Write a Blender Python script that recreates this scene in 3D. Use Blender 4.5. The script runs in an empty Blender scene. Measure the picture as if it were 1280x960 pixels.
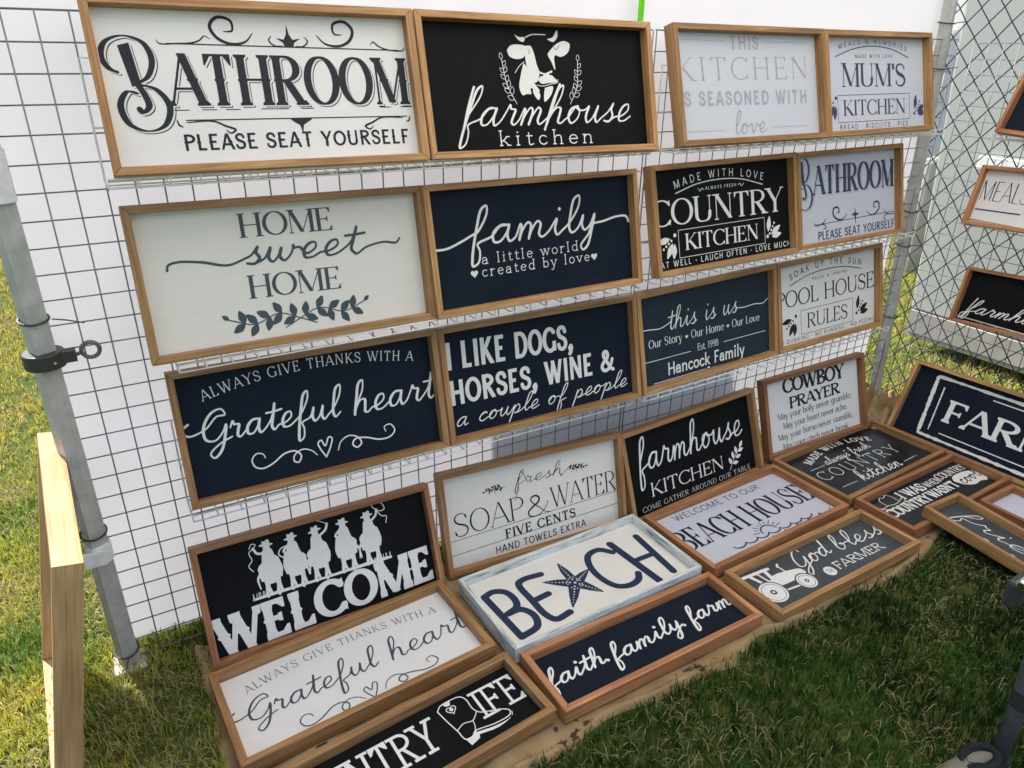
import bpy, math, random
import numpy as np
from mathutils import Matrix, Vector
random.seed(7); rng = np.random.default_rng(7)
scn = bpy.context.scene; COL = scn.collection
R = math.radians

# ------------------------------------------------------------------ camera, sky, sun, exposure
cd = bpy.data.cameras.new('camera'); cam = bpy.data.objects.new('camera', cd); COL.objects.link(cam)
CAM = Vector((0.055047, -1.580784, 1.365800))
cam.matrix_world = Matrix(((0.862291, 0.202823, -0.464022, CAM.x), (-0.506260, 0.367745, -0.780041, CAM.y),
                           (0.012432, 0.907538, 0.419785, CAM.z), (0, 0, 0, 1)))
cd.sensor_width = 36; cd.lens = 36*899.281/1280; cd.clip_start = 0.02; cd.clip_end = 500
scn.camera = cam
SUN_EL, SUN_AZ = R(52), math.atan2(0.96, -0.28)
sd = Vector((math.cos(SUN_AZ)*math.cos(SUN_EL), math.sin(SUN_AZ)*math.cos(SUN_EL), math.sin(SUN_EL)))
w = bpy.data.worlds.new('World'); scn.world = w; w.use_nodes = True
nt = w.node_tree; bg = nt.nodes['Background']
sky = nt.nodes.new('ShaderNodeTexSky'); sky.sky_type = 'NISHITA'; sky.sun_disc = False
sky.sun_elevation = SUN_EL; sky.sun_rotation = math.pi/2 - SUN_AZ
sky.dust_density = 2.0
nt.links.new(sky.outputs[0], bg.inputs[0]); bg.inputs[1].default_value = 0.13
sl = bpy.data.lights.new('sun', 'SUN'); sl.energy = 5.0; sl.angle = R(0.6); sl.color = (1, 0.95, 0.87)
so = bpy.data.objects.new('sun', sl); COL.objects.link(so); so.rotation_euler = sd.to_track_quat('Z', 'Y').to_euler()
scn.view_settings.view_transform = 'Standard'; scn.view_settings.look = 'None'
scn.view_settings.exposure = 1.07; scn.view_settings.gamma = 1
scn.view_settings.use_curve_mapping = False
scn.render.engine = 'CYCLES'
try:
    scn.cycles.use_denoising = True; scn.cycles.max_bounces = 10; scn.cycles.transmission_bounces = 6
except Exception: pass

# ------------------------------------------------------------------ materials
def new_mat(name, rough=0.6, spec=0.3):
    m = bpy.data.materials.new(name); m.use_nodes = True
    n = m.node_tree.nodes; b = n['Principled BSDF']
    b.inputs['Roughness'].default_value = rough; b.inputs['Specular IOR Level'].default_value = spec
    return m, m.node_tree, b
def node(t, typ, **kw):
    n = t.nodes.new(typ)
    for k, v in kw.items():
        if k in n.inputs: n.inputs[k].default_value = v
        else: setattr(n, k, v)
    return n
def ramp(t, fac, stops):
    r = t.nodes.new('ShaderNodeValToRGB'); e = r.color_ramp.elements
    while len(e) < len(stops): e.new(0.5)
    for q, (p, c) in zip(e, stops): q.position = p; q.color = (*c, 1)
    t.links.new(fac, r.inputs[0]); return r
def mixc(t, fac, a, b, mode='MIX'):
    m = t.nodes.new('ShaderNodeMix'); m.data_type = 'RGBA'; m.blend_type = mode
    for s, v in ((m.inputs[0], fac), (m.inputs[6], a), (m.inputs[7], b)):
        if hasattr(v, 'is_linked'): t.links.new(v, s)
        else: s.default_value = v if isinstance(v, float) else (*v, 1)
    return m.outputs[2]
def bump(t, b, h, strength, dist=0.001):
    n = node(t, 'ShaderNodeBump', Strength=strength, Distance=dist); t.links.new(h, n.inputs['Height']); t.links.new(n.outputs[0], b.inputs['Normal'])
def flat(name, c, rough=0.6, spec=0.3, metal=0.0, nscale=60, var=0.12, bmp=0.0):
    m, t, b = new_mat(name, rough, spec); b.inputs['Metallic'].default_value = metal
    tc = t.nodes.new('ShaderNodeTexCoord'); n = node(t, 'ShaderNodeTexNoise', Scale=nscale, Detail=5.0)
    t.links.new(tc.outputs['Object'], n.inputs['Vector'])
    r = ramp(t, n.outputs[0], [(0.3, tuple(x*(1-var) for x in c)), (0.7, tuple(min(1, x*(1+var)) for x in c))])
    t.links.new(r.outputs[0], b.inputs['Base Color'])
    if bmp: bump(t, b, n.outputs[0], bmp)
    return m
def wood(name, c0, c1, c2, rough=0.5, dark_lines=True):
    m, t, b = new_mat(name, rough, 0.35)
    uv = t.nodes.new('ShaderNodeUVMap'); oi = t.nodes.new('ShaderNodeObjectInfo')
    mp = node(t, 'ShaderNodeMapping'); mp.inputs['Scale'].default_value = (2.2, 60, 1)
    t.links.new(uv.outputs[0], mp.inputs[0])
    ad = node(t, 'ShaderNodeVectorMath', operation='ADD'); t.links.new(mp.outputs[0], ad.inputs[0])
    mu = node(t, 'ShaderNodeMath', operation='MULTIPLY'); mu.inputs[1].default_value = 37.0
    t.links.new(oi.outputs['Random'], mu.inputs[0]); t.links.new(mu.outputs[0], ad.inputs[1])
    n1 = node(t, 'ShaderNodeTexNoise', Scale=1.6, Detail=6.0, Roughness=0.62, Distortion=0.6); t.links.new(ad.outputs[0], n1.inputs['Vector'])
    r1 = ramp(t, n1.outputs[0], [(0.28, c0), (0.5, c1), (0.72, c2)])
    mp2 = node(t, 'ShaderNodeMapping'); mp2.inputs['Scale'].default_value = (9, 420, 1); t.links.new(uv.outputs[0], mp2.inputs[0])
    n2 = node(t, 'ShaderNodeTexNoise', Scale=1.0, Detail=3.0); t.links.new(mp2.outputs[0], n2.inputs['Vector'])
    r2 = ramp(t, n2.outputs[0], [(0.36, (0.72, 0.68, 0.62)), (0.56, (1, 1, 1))])
    col = mixc(t, 0.75, r1.outputs[0], r2.outputs[0], 'MULTIPLY')
    n3 = node(t, 'ShaderNodeTexNoise', Scale=5.0, Detail=2.0); tc = t.nodes.new('ShaderNodeTexCoord'); t.links.new(tc.outputs['Object'], n3.inputs['Vector'])
    r3 = ramp(t, n3.outputs[0], [(0.35, (0.8, 0.76, 0.74)), (0.65, (1.08, 1.05, 1.02))])
    col = mixc(t, 0.8, col, r3.outputs[0], 'MULTIPLY')
    hv = node(t, 'ShaderNodeHueSaturation'); t.links.new(col, hv.inputs['Color'])
    mr = node(t, 'ShaderNodeMapRange'); mr.inputs[3].default_value = 0.78; mr.inputs[4].default_value = 1.22
    t.links.new(oi.outputs['Random'], mr.inputs[0]); t.links.new(mr.outputs[0], hv.inputs['Value'])
    t.links.new(hv.outputs[0], b.inputs['Base Color'])
    bump(t, b, n2.outputs[0], 0.25, 0.0006)
    return m
def board(name, c, rough, spec, dust, dustcol, warm=0.04):
    m, t, b = new_mat(name, rough, spec); tc = t.nodes.new('ShaderNodeTexCoord'); oi = t.nodes.new('ShaderNodeObjectInfo')
    ad = node(t, 'ShaderNodeVectorMath', operation='ADD'); mu = node(t, 'ShaderNodeMath', operation='MULTIPLY'); mu.inputs[1].default_value = 31.0
    t.links.new(oi.outputs['Random'], mu.inputs[0]); t.links.new(tc.outputs['Object'], ad.inputs[0]); t.links.new(mu.outputs[0], ad.inputs[1])
    n1 = node(t, 'ShaderNodeTexNoise', Scale=4.0, Detail=6.0, Roughness=0.6, Distortion=1.2); n2 = node(t, 'ShaderNodeTexNoise', Scale=420.0, Detail=2.0); mp = node(t, 'ShaderNodeMapping'); mp.inputs['Scale'].default_value = (6, 240, 6)
    t.links.new(ad.outputs[0], n1.inputs['Vector']); t.links.new(ad.outputs[0], n2.inputs['Vector']); t.links.new(ad.outputs[0], mp.inputs[0])
    n3 = node(t, 'ShaderNodeTexNoise', Scale=1.0, Detail=4.0); t.links.new(mp.outputs[0], n3.inputs['Vector'])
    d = ramp(t, n1.outputs[0], [(0.4, (0, 0, 0)), (0.75, (dust, dust, dust))]); col = mixc(t, d.outputs[0], c, dustcol)
    sp = ramp(t, n2.outputs[0], [(0.68, (0, 0, 0)), (0.74, (dust*1.5, dust*1.5, dust*1.5))]); col = mixc(t, sp.outputs[0], col, dustcol)
    g = ramp(t, n3.outputs[0], [(0.3, (1-warm,)*3), (0.7, (1, 1, 1))]); t.links.new(mixc(t, 1.0, col, g.outputs[0], 'MULTIPLY'), b.inputs['Base Color'])
    rr = ramp(t, n1.outputs[0], [(0.3, (rough*.8,)*3), (0.7, (min(1, rough*1.25),)*3)]); t.links.new(rr.outputs[0], b.inputs['Roughness']); bump(t, b, n3.outputs[0], 0.08, 0.0006)
    return m
M = {}
M['wood'] = wood('oak_wood', (0.24, 0.108, 0.038), (0.42, 0.225, 0.09), (0.57, 0.36, 0.175))
M['wood_red'] = wood('red_wood', (0.22, 0.078, 0.034), (0.38, 0.17, 0.075), (0.5, 0.27, 0.135))
M['wood_pale'] = wood('pale_wood', (0.4, 0.22, 0.1), (0.55, 0.34, 0.165), (0.64, 0.43, 0.24))
# whitewashed distressed wood
m, t, b = new_mat('whitewash', 0.7, 0.2)
uv = t.nodes.new('ShaderNodeUVMap'); mp = node(t, 'ShaderNodeMapping'); mp.inputs['Scale'].default_value = (8, 90, 1); t.links.new(uv.outputs[0], mp.inputs[0])
n = node(t, 'ShaderNodeTexNoise', Scale=1.0, Detail=7.0, Roughness=0.7); t.links.new(mp.outputs[0], n.inputs['Vector'])
r = ramp(t, n.outputs[0], [(0.36, (0.15, 0.15, 0.13)), (0.43, (0.42, 0.44, 0.4)), (0.55, (0.68, 0.69, 0.65))]); t.links.new(r.outputs[0], b.inputs['Base Color']); bump(t, b, n.outputs[0], 0.4)
M['whitewash'] = m
GR = (0.2, 0.2, 0.2); TAN = (0.45, 0.4, 0.33)
M['black'] = board('black_board', (0.006, 0.006, 0.0065), 0.5, 0.07, 0.018, GR)
M['black_satin'] = board('black_satin_board', (0.012, 0.014, 0.016), 0.25, 0.4, 0.02, GR)
M['navy'] = board('navy_board', (0.0085, 0.013, 0.0225), 0.5, 0.08, 0.02, GR)
M['slate'] = board('slate_board', (0.02, 0.03, 0.042), 0.45, 0.12, 0.03, GR)
M['slate_satin'] = board('slate_satin_board', (0.05, 0.06, 0.066), 0.3, 0.4, 0.03, GR)
M['white'] = board('white_board', (0.75, 0.72, 0.68), 0.6, 0.25, 0.12, TAN)
M['cream'] = board('cream_board', (0.75, 0.7, 0.62), 0.6, 0.25, 0.16, TAN)
M['coolwhite'] = board('cool_white_board', (0.55, 0.555, 0.6), 0.6, 0.25, 0.08, TAN)
M['ink_white'] = flat('white_paint', (0.73, 0.71, 0.66), 0.55, 0.25, nscale=120, var=0.04)
M['ink_black'] = flat('black_paint', (0.014, 0.015, 0.02), 0.5, 0.25, nscale=220, var=0.3)
M['ink_navy'] = flat('navy_paint', (0.018, 0.03, 0.065), 0.5, 0.25, nscale=160, var=0.25)
M['ink_slate'] = flat('slate_paint', (0.055, 0.075, 0.085), 0.5, 0.25, nscale=160, var=0.15)
M['ink_faint'] = flat('faint_grey_paint', (0.36, 0.36, 0.39), 0.5, 0.25, nscale=90, var=0.1)
M['ink_indigo'] = flat('indigo_paint', (0.045, 0.055, 0.11), 0.5, 0.25, nscale=160, var=0.2)
M['grid'] = flat('grey_wire', (0.2, 0.22, 0.235), 0.45, 0.4, 0.2)
M['thinwire'] = flat('thin_grey_wire', (0.12, 0.125, 0.15), 0.45, 0.4, 0.2)
M['whitewire'] = flat('white_wire', (0.78, 0.76, 0.7), 0.45, 0.4)
M['chain'] = flat('dark_coated_wire', (0.018, 0.02, 0.04), 0.45, 0.4)
M['alu'] = flat('aluminium', (0.47, 0.46, 0.43), 0.5, 0.4, 0.25, 34, 0.16)
M['blackplastic'] = flat('black_plastic', (0.035, 0.036, 0.034), 0.45, 0.4)
M['chrome'] = flat('chrome', (0.7, 0.7, 0.7), 0.15, 0.5, 1.0, 5, 0.03)
M['greytube'] = flat('grey_tube', (0.12, 0.125, 0.13), 0.35, 0.5, 0.3)
M['lime'] = flat('lime_strap', (0.16, 0.62, 0.02), 0.6, 0.2)
M['velcro'] = flat('white_strap', (0.7, 0.7, 0.7), 0.8, 0.1)
M['panelwhite'] = flat('white_panel', (0.36, 0.38, 0.36), 0.55, 0.25, nscale=2, var=0.05)
M['skirt'] = flat('grey_skirt', (0.3, 0.29, 0.28), 0.6, 0.2, nscale=6, var=0.15)
M['greypost'] = flat('grey_post', (0.3, 0.3, 0.27), 0.7, 0.2, nscale=12, var=0.15)
M['canvas'] = flat('cream_canvas', (0.2, 0.18, 0.135), 0.85, 0.1, nscale=150, var=0.12, bmp=0.3)
M['charcoal'] = flat('charcoal_cloth', (0.022, 0.022, 0.025), 0.85, 0.1, nscale=150, var=0.25, bmp=0.3)
M['tub'] = flat('blue_tub', (0.05, 0.09, 0.2), 0.4, 0.4)
M['bark'] = flat('bark', (0.11, 0.08, 0.055), 0.9, 0.1, nscale=18, var=0.4, bmp=0.8)
M['stone'] = flat('pale_foot', (0.5, 0.49, 0.47), 0.7, 0.2, nscale=9, var=0.2)
def fabric(name, col, tr, mixf):
    m = bpy.data.materials.new(name); m.use_nodes = True; t = m.node_tree; t.nodes.remove(t.nodes['Principled BSDF'])
    d = node(t, 'ShaderNodeBsdfDiffuse'); d.inputs[0].default_value = (*col, 1)
    tr_ = node(t, 'ShaderNodeBsdfTranslucent'); tr_.inputs[0].default_value = (*tr, 1)
    tc = t.nodes.new('ShaderNodeTexCoord'); n = node(t, 'ShaderNodeTexNoise', Scale=420.0, Detail=2.0); t.links.new(tc.outputs['Object'], n.inputs['Vector'])
    n2 = node(t, 'ShaderNodeTexNoise', Scale=3.0, Detail=4.0, Distortion=0.8); t.links.new(tc.outputs['Object'], n2.inputs['Vector'])
    bp = node(t, 'ShaderNodeBump', Strength=0.25, Distance=0.02); t.links.new(n2.outputs[0], bp.inputs['Height'])
    b2 = node(t, 'ShaderNodeBump', Strength=0.1, Distance=0.0008); t.links.new(n.outputs[0], b2.inputs['Height']); t.links.new(bp.outputs[0], b2.inputs['Normal'])
    for q in (d, tr_): t.links.new(b2.outputs[0], q.inputs['Normal'])
    mx = node(t, 'ShaderNodeMixShader'); mx.inputs[0].default_value = mixf
    t.links.new(d.outputs[0], mx.inputs[1]); t.links.new(tr_.outputs[0], mx.inputs[2]); t.links.new(mx.outputs[0], t.nodes['Material Output'].inputs[0])
    return m
M['fabric'] = fabric('white_marquee_fabric', (0.8, 0.8, 0.81), (0.42, 0.412, 0.44), 0.42)
M['roof'] = fabric('white_roof_fabric', (0.84, 0.83, 0.81), (0.9, 0.88, 0.84), 0.75)
# burlap
m, t, b = new_mat('burlap', 0.95, 0.05)
tc = t.nodes.new('ShaderNodeTexCoord')
wv = node(t, 'ShaderNodeTexWave', Scale=260.0, Distortion=1.5); wv2 = node(t, 'ShaderNodeTexWave', Scale=260.0, Distortion=1.5); wv2.bands_direction = 'Y'
for q in (wv, wv2): t.links.new(tc.outputs['Object'], q.inputs['Vector'])
ws = node(t, 'ShaderNodeMath', operation='ADD'); t.links.new(wv.outputs[1], ws.inputs[0]); t.links.new(wv2.outputs[1], ws.inputs[1])
n = node(t, 'ShaderNodeTexNoise', Scale=14.0, Detail=6.0); t.links.new(tc.outputs['Object'], n.inputs['Vector'])
r = ramp(t, n.outputs[0], [(0.3, (0.33, 0.215, 0.105)), (0.7, (0.47, 0.33, 0.175))])
r2 = ramp(t, ws.outputs[0], [(0.2, (0.6, 0.56, 0.5)), (1.0, (1, 1, 1))])
c = mixc(t, 0.7, r.outputs[0], r2.outputs[0], 'MULTIPLY')
n3 = node(t, 'ShaderNodeTexNoise', Scale=34.0, Detail=4.0); t.links.new(tc.outputs['Object'], n3.inputs['Vector'])
n4 = node(t, 'ShaderNodeTexNoise', Scale=5.0, Detail=0.0); t.links.new(tc.outputs['Object'], n4.inputs['Vector'])
mm = node(t, 'ShaderNodeMath', operation='MULTIPLY'); t.links.new(n3.outputs[0], mm.inputs[0]); t.links.new(n4.outputs[0], mm.inputs[1])
r4 = ramp(t, mm.outputs[0], [(0.425, (0, 0, 0)), (0.45, (0.85, 0.85, 0.85))])
c = mixc(t, r4.outputs[0], c, (0.03, 0.02, 0.015)); t.links.new(c, b.inputs['Base Color']); bump(t, b, ws.outputs[0], 0.5, 0.001)
M['burlap'] = m
# ground + grass
m, t, b = new_mat('soil_and_turf', 0.95, 0.05)
tc = t.nodes.new('ShaderNodeTexCoord'); n = node(t, 'ShaderNodeTexNoise', Scale=26.0, Detail=8.0, Roughness=0.7); t.links.new(tc.outputs['Object'], n.inputs['Vector'])
n2 = node(t, 'ShaderNodeTexNoise', Scale=2.2, Detail=5.0); t.links.new(tc.outputs['Object'], n2.inputs['Vector'])
r = ramp(t, n.outputs[0], [(0.3, (0.03, 0.026, 0.012)), (0.5, (0.045, 0.068, 0.015)), (0.7, (0.09, 0.125, 0.028))])
r2 = ramp(t, n2.outputs[0], [(0.35, (0.07, 0.1, 0.02)), (0.65, (0.15, 0.13, 0.045))])
t.links.new(mixc(t, 0.35, r.outputs[0], r2.outputs[0]), b.inputs['Base Color']); bump(t, b, n.outputs[0], 0.8, 0.01)
M['ground'] = m
m = bpy.data.materials.new('grass_blade'); m.use_nodes = True; t = m.node_tree; b = t.nodes['Principled BSDF']
at = node(t, 'ShaderNodeAttribute', attribute_name='kind')
r = ramp(t, at.outputs['Fac'], [(0.0, (0.007, 0.029, 0.003)), (0.2, (0.016, 0.062, 0.0055)), (0.42, (0.085, 0.2, 0.022)), (0.58, (0.34, 0.4, 0.06)), (0.68, (0.55, 0.46, 0.085)), (0.74, (0.2, 0.17, 0.06)), (1.0, (0.42, 0.34, 0.18))])  # green stops: lowest darkened for shaded lawn, highest brightened for sunlit lawn
t.links.new(r.outputs[0], b.inputs['Base Color']); b.inputs['Roughness'].default_value = 0.55; b.inputs['Specular IOR Level'].default_value = 0.25
tr_ = node(t, 'ShaderNodeBsdfTranslucent'); t.links.new(r.outputs[0], tr_.inputs[0]); mx = node(t, 'ShaderNodeMixShader'); mx.inputs[0].default_value = 0.35
t.links.new(b.outputs[0], mx.inputs[1]); t.links.new(tr_.outputs[0], mx.inputs[2]); t.links.new(mx.outputs[0], t.nodes['Material Output'].inputs[0])
M['grass'] = m
M['leaf'] = flat('leaf', (0.05, 0.085, 0.025), 0.6, 0.2, nscale=4, var=0.5)

# ------------------------------------------------------------------ object helpers
def link(o, parent=None, mat=None):
    COL.objects.link(o)
    if parent is not None: o.parent = parent
    if mat is not None: o.data.materials.append(M[mat] if isinstance(mat, str) else mat)
    return o
def tag(o, label, cat, group=None, kind=None):
    o['label'] = label; o['category'] = cat
    if group: o['group'] = group
    if kind: o['kind'] = kind
    return o
def empty(name, loc=(0, 0, 0), label=None, cat=None, group=None):
    o = bpy.data.objects.new(name, None); COL.objects.link(o); o.location = loc; o.empty_display_size = 0.05
    if label: tag(o, label, cat, group)
    return o
class MB:
    def __init__(s): s.v = []; s.f = []; s.uv = []
    def add(s, vs, fs, uvs=None):
        o = len(s.v); s.v += [tuple(x) for x in vs]; s.f += [tuple(i+o for i in f) for f in fs]
        s.uv += uvs if uvs else [[(0, 0)]*len(f) for f in fs]
    def box(s, lo, hi, rot=None, loc=(0, 0, 0)):
        x0, y0, z0 = lo; x1, y1, z1 = hi
        vs = [Vector(p) for p in ((x0,y0,z0),(x1,y0,z0),(x1,y1,z0),(x0,y1,z0),(x0,y0,z1),(x1,y0,z1),(x1,y1,z1),(x0,y1,z1))]
        if rot is not None: vs = [rot @ v for v in vs]
        vs = [v + Vector(loc) for v in vs]
        L = max(range(3), key=lambda i: hi[i]-lo[i]); fs = [(0,3,2,1),(4,5,6,7),(0,1,5,4),(1,2,6,5),(2,3,7,6),(3,0,4,7)]
        raw = ((x0,y0,z0),(x1,y0,z0),(x1,y1,z0),(x0,y1,z0),(x0,y0,z1),(x1,y0,z1),(x1,y1,z1),(x0,y1,z1)); o2 = [i for i in range(3) if i != L]
        off = random.random()*5
        s.add(vs, fs, [[(raw[i][L]+off, raw[i][o2[0]]+1.3*raw[i][o2[1]]+off) for i in f] for f in fs])
    def tube(s, pts, r, n=6, cap=True):
        pts = [Vector(p) for p in pts]; k = len(pts); rings = []; up = None
        for i, p in enumerate(pts):
            d = (pts[min(i+1, k-1)] - pts[max(i-1, 0)]).normalized()
            if up is None: up = d.orthogonal().normalized()
            else: up = (up - d*up.dot(d)).normalized() if (up - d*up.dot(d)).length > 1e-6 else d.orthogonal().normalized()
            sd_ = d.cross(up); rr = r[i] if isinstance(r, (list, tuple)) else r
            rings.append([p + up*math.cos(2*math.pi*j/n)*rr + sd_*math.sin(2*math.pi*j/n)*rr for j in range(n)])
        vs = [q for g in rings for q in g]
        fs = [(i*n+j, i*n+(j+1) % n, (i+1)*n+(j+1) % n, (i+1)*n+j) for i in range(k-1) for j in range(n)]
        if cap: fs += [tuple(range(n))[::-1], tuple((k-1)*n+j for j in range(n))]
        s.add(vs, fs)
    def grid(s, P):   # P [ny][nx] of points
        ny = len(P); nx = len(P[0])
        s.add([p for row in P for p in row], [(j*nx+i, j*nx+i+1, (j+1)*nx+i+1, (j+1)*nx+i) for j in range(ny-1) for i in range(nx-1)])
    def build(s, name, mat, parent=None, smooth=False):
        me = bpy.data.meshes.new(name); me.from_pydata(s.v, [], s.f)
        uvl = me.uv_layers.new(name='UVMap'); flatuv = [c for f in s.uv for p in f for c in p]; uvl.data.foreach_set('uv', flatuv)
        if smooth: me.polygons.foreach_set('use_smooth', [True]*len(me.polygons))
        me.update(); return link(bpy.data.objects.new(name, me), parent, mat)
def bevel(o, w=0.0012, seg=2):
    b = o.modifiers.new('bevel', 'BEVEL'); b.width = w; b.segments = seg; b.limit_method = 'ANGLE'; b.angle_limit = R(40)

# ------------------------------------------------------------------ lettering engine: shapes are drawn into a distance field and cut out as one flat sheet
def arc(cx, cy, rx, ry, a0, a1, n=18):
    return [(cx+rx*math.cos(R(a0+(a1-a0)*i/n)), cy+ry*math.sin(R(a0+(a1-a0)*i/n))) for i in range(n+1)]
def spline(P, sub=6):
    P = [np.array(p, float) for p in P]
    if len(P) < 3: return [tuple(p) for p in P]
    Q = [2*P[0]-P[1]] + P + [2*P[-1]-P[-2]]; out = []
    for i in range(1, len(Q)-2):
        p0, p1, p2, p3 = Q[i-1:i+3]
        t0 = 0; t1 = t0+max(np.linalg.norm(p1-p0)**.5, 1e-6); t2 = t1+max(np.linalg.norm(p2-p1)**.5, 1e-6); t3 = t2+max(np.linalg.norm(p3-p2)**.5, 1e-6)
        for k in range(sub):
            t = t1+(t2-t1)*k/sub
            a1 = (t1-t)/(t1-t0)*p0+(t-t0)/(t1-t0)*p1; a2 = (t2-t)/(t2-t1)*p1+(t-t1)/(t2-t1)*p2; a3 = (t3-t)/(t3-t2)*p2+(t-t2)/(t3-t2)*p3
            b1 = (t2-t)/(t2-t0)*a1+(t-t0)/(t2-t0)*a2; b2 = (t3-t)/(t3-t1)*a2+(t-t1)/(t3-t1)*a3
            out.append(tuple((t2-t)/(t2-t1)*b1+(t-t1)/(t2-t1)*b2))
    out.append(tuple(P[-1])); return out
class Art:
    def __init__(s, W, H, res=0.7):
        s.W, s.H, s.res = W, H, res; s.nx = int(W/res)+2; s.ny = int(H/res)+2
        s.f = np.full((s.ny, s.nx), -9.0, np.float32)
    def _win(s, x0, y0, x1, y1):
        i0 = max(0, int(x0/s.res)-1); i1 = min(s.nx, int(x1/s.res)+3); j0 = max(0, int(y0/s.res)-1); j1 = min(s.ny, int(y1/s.res)+3)
        if i1 <= i0 or j1 <= j0: return None
        X = np.arange(i0, i1, dtype=np.float32)*s.res; Y = (np.arange(j0, j1, dtype=np.float32)*s.res)[:, None]
        return slice(j0, j1), slice(i0, i1), X, Y
    def _put(s, sl, d, cut):
        if cut: s.f[sl] = np.minimum(s.f[sl], -d)
        else: s.f[sl] = np.maximum(s.f[sl], d)
    def stroke(s, pts, w, cut=False):
        m = 0.55*s.res
        rs = [max(m, x/2) for x in w] if isinstance(w, (list, tuple, np.ndarray)) else [max(m, w/2)]*len(pts)
        if len(pts) == 1: pts = [pts[0], (pts[0][0]+.01, pts[0][1])]; rs = rs*2
        for (x0, y0), (x1, y1), r0, r1 in zip(pts, pts[1:], rs, rs[1:]):
            rm = max(r0, r1)+2*s.res; W = s._win(min(x0, x1)-rm, min(y0, y1)-rm, max(x0, x1)+rm, max(y0, y1)+rm)
            if W is None: continue
            a, b_, X, Y = W; dx, dy = x1-x0, y1-y0; L2 = dx*dx+dy*dy+1e-9
            t = np.clip(((X-x0)*dx+(Y-y0)*dy)/L2, 0, 1)
            s._put((a, b_), r0+(r1-r0)*t-np.hypot(X-x0-t*dx, Y-y0-t*dy), cut)
    def poly(s, pts, cut=False):
        P = np.array(pts, float); rm = 2*s.res; W = s._win(P[:, 0].min()-rm, P[:, 1].min()-rm, P[:, 0].max()+rm, P[:, 1].max()+rm)
        if W is None: return
        a, b_, X, Y = W; D = None; ins = np.zeros((Y.shape[0], X.shape[0]), bool)
        for (x0, y0), (x1, y1) in zip(P, np.roll(P, -1, 0)):
            dx, dy = x1-x0, y1-y0; t = np.clip(((X-x0)*dx+(Y-y0)*dy)/(dx*dx+dy*dy+1e-9), 0, 1); d = np.hypot(X-x0-t*dx, Y-y0-t*dy)
            D = d if D is None else np.minimum(D, d)
            if abs(dy) > 1e-9: ins ^= ((y0 > Y) != (y1 > Y)) & (X < (x1-x0)*(Y-y0)/(y1-y0)+x0)
        s._put((a, b_), np.where(ins, D, -D), cut)
    def disc(s, x, y, r, cut=False): s.stroke([(x, y)], 2*r, cut)
    def ell(s, x, y, rx, ry, cut=False, rot=0):
        c, q = math.cos(R(rot)), math.sin(R(rot)); s.poly([(x+c*u-q*v, y+q*u+c*v) for u, v in arc(0, 0, rx, ry, 0, 345, 23)], cut)
    def line(s, x0, y0, x1, y1, w): s.stroke([(x0, y0), (x1, y1)], w)
    def curve(s, pts, w, taper=0.0, cut=False):
        q = spline(pts, 8); n = len(q); ww = [w*(1-taper*abs(2*i/(n-1)-1)**2) for i in range(n)]; s.stroke(q, ww, cut)
    def merge(s, o): s.f = np.maximum(s.f, o.f)
    def drop(s, dx, dy, gap, w):   # thin drop-shadow line right of and below the letters
        def sh(a, b): return np.roll(np.roll(s.f, int(round(a/s.res)), 1), int(round(b/s.res)), 0)
        line_ = np.minimum(sh(dx, dy), -sh(dx-w, dy+w*abs(dy/max(dx, .1)))); line_ = np.minimum(line_, -(s.f+gap)); s.f = np.maximum(s.f, line_)
    def inline(s, inset, w):
        s.f = np.where(s.f > 0, np.minimum(s.f, np.abs(s.f-inset)-w/2), s.f)
    def crop(s, m):
        k = int(math.ceil(m/s.res))+1; s.f[:k] = -9; s.f[-k-1:] = -9; s.f[:, :k] = -9; s.f[:, -k-1:] = -9
    def build(s, name, mat, parent, z, ox):
        f = s.f; ins = f > 0; h = s.res; A, B, C, D = ins[:-1, :-1], ins[:-1, 1:], ins[1:, 1:], ins[1:, :-1]
        case = A*1+B*2+C*4+D*8; V = []; sizes = []
        full = case == 15
        pad = np.zeros((full.shape[0], 1), bool); df = np.diff(np.hstack([pad, full, pad]).astype(np.int8), axis=1)
        j, i0 = np.where(df == 1); _, i1 = np.where(df == -1)
        if len(j): V.append(np.stack([np.stack([i0*h, j*h], -1), np.stack([i1*h, j*h], -1), np.stack([i1*h, (j+1)*h], -1), np.stack([i0*h, (j+1)*h], -1)], 1).reshape(-1, 2)); sizes.append(np.full(len(j), 4))
        cor = ((0, 0), (0, 1), (1, 1), (1, 0))
        for k in range(1, 15):
            J, I = np.where(case == k)
            if not len(J): continue
            vs = []
            for e in range(4):
                c0, c1 = cor[e], cor[(e+1) % 4]; b0, b1 = k >> e & 1, k >> ((e+1) % 4) & 1
                if b0: vs.append(np.stack([(I+c0[1])*h, (J+c0[0])*h], -1))
                if b0 != b1:
                    f0 = f[J+c0[0], I+c0[1]]; f1 = f[J+c1[0], I+c1[1]]; tt = np.clip(f0/(f0-f1), 0.02, 0.98)
                    vs.append(np.stack([(I+c0[1]+tt*(c1[1]-c0[1]))*h, (J+c0[0]+tt*(c1[0]-c0[0]))*h], -1))
            V.append(np.stack(vs, 1).reshape(-1, 2)); sizes.append(np.full(len(J), len(vs)))
        if not V: return None
        V = np.concatenate(V); sizes = np.concatenate(sizes); nv = len(V)
        co = np.zeros((nv, 3), np.float32); co[:, 0] = V[:, 0]/1000-ox; co[:, 1] = V[:, 1]/1000; co[:, 2] = z
        me = bpy.data.meshes.new(name); me.vertices.add(nv); me.vertices.foreach_set('co', co.ravel())
        me.loops.add(nv); me.loops.foreach_set('vertex_index', np.arange(nv, dtype=np.int32)); me.polygons.add(len(sizes))
        me.polygons.foreach_set('loop_start', np.concatenate([[0], np.cumsum(sizes)[:-1]]).astype(np.int32))
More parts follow.
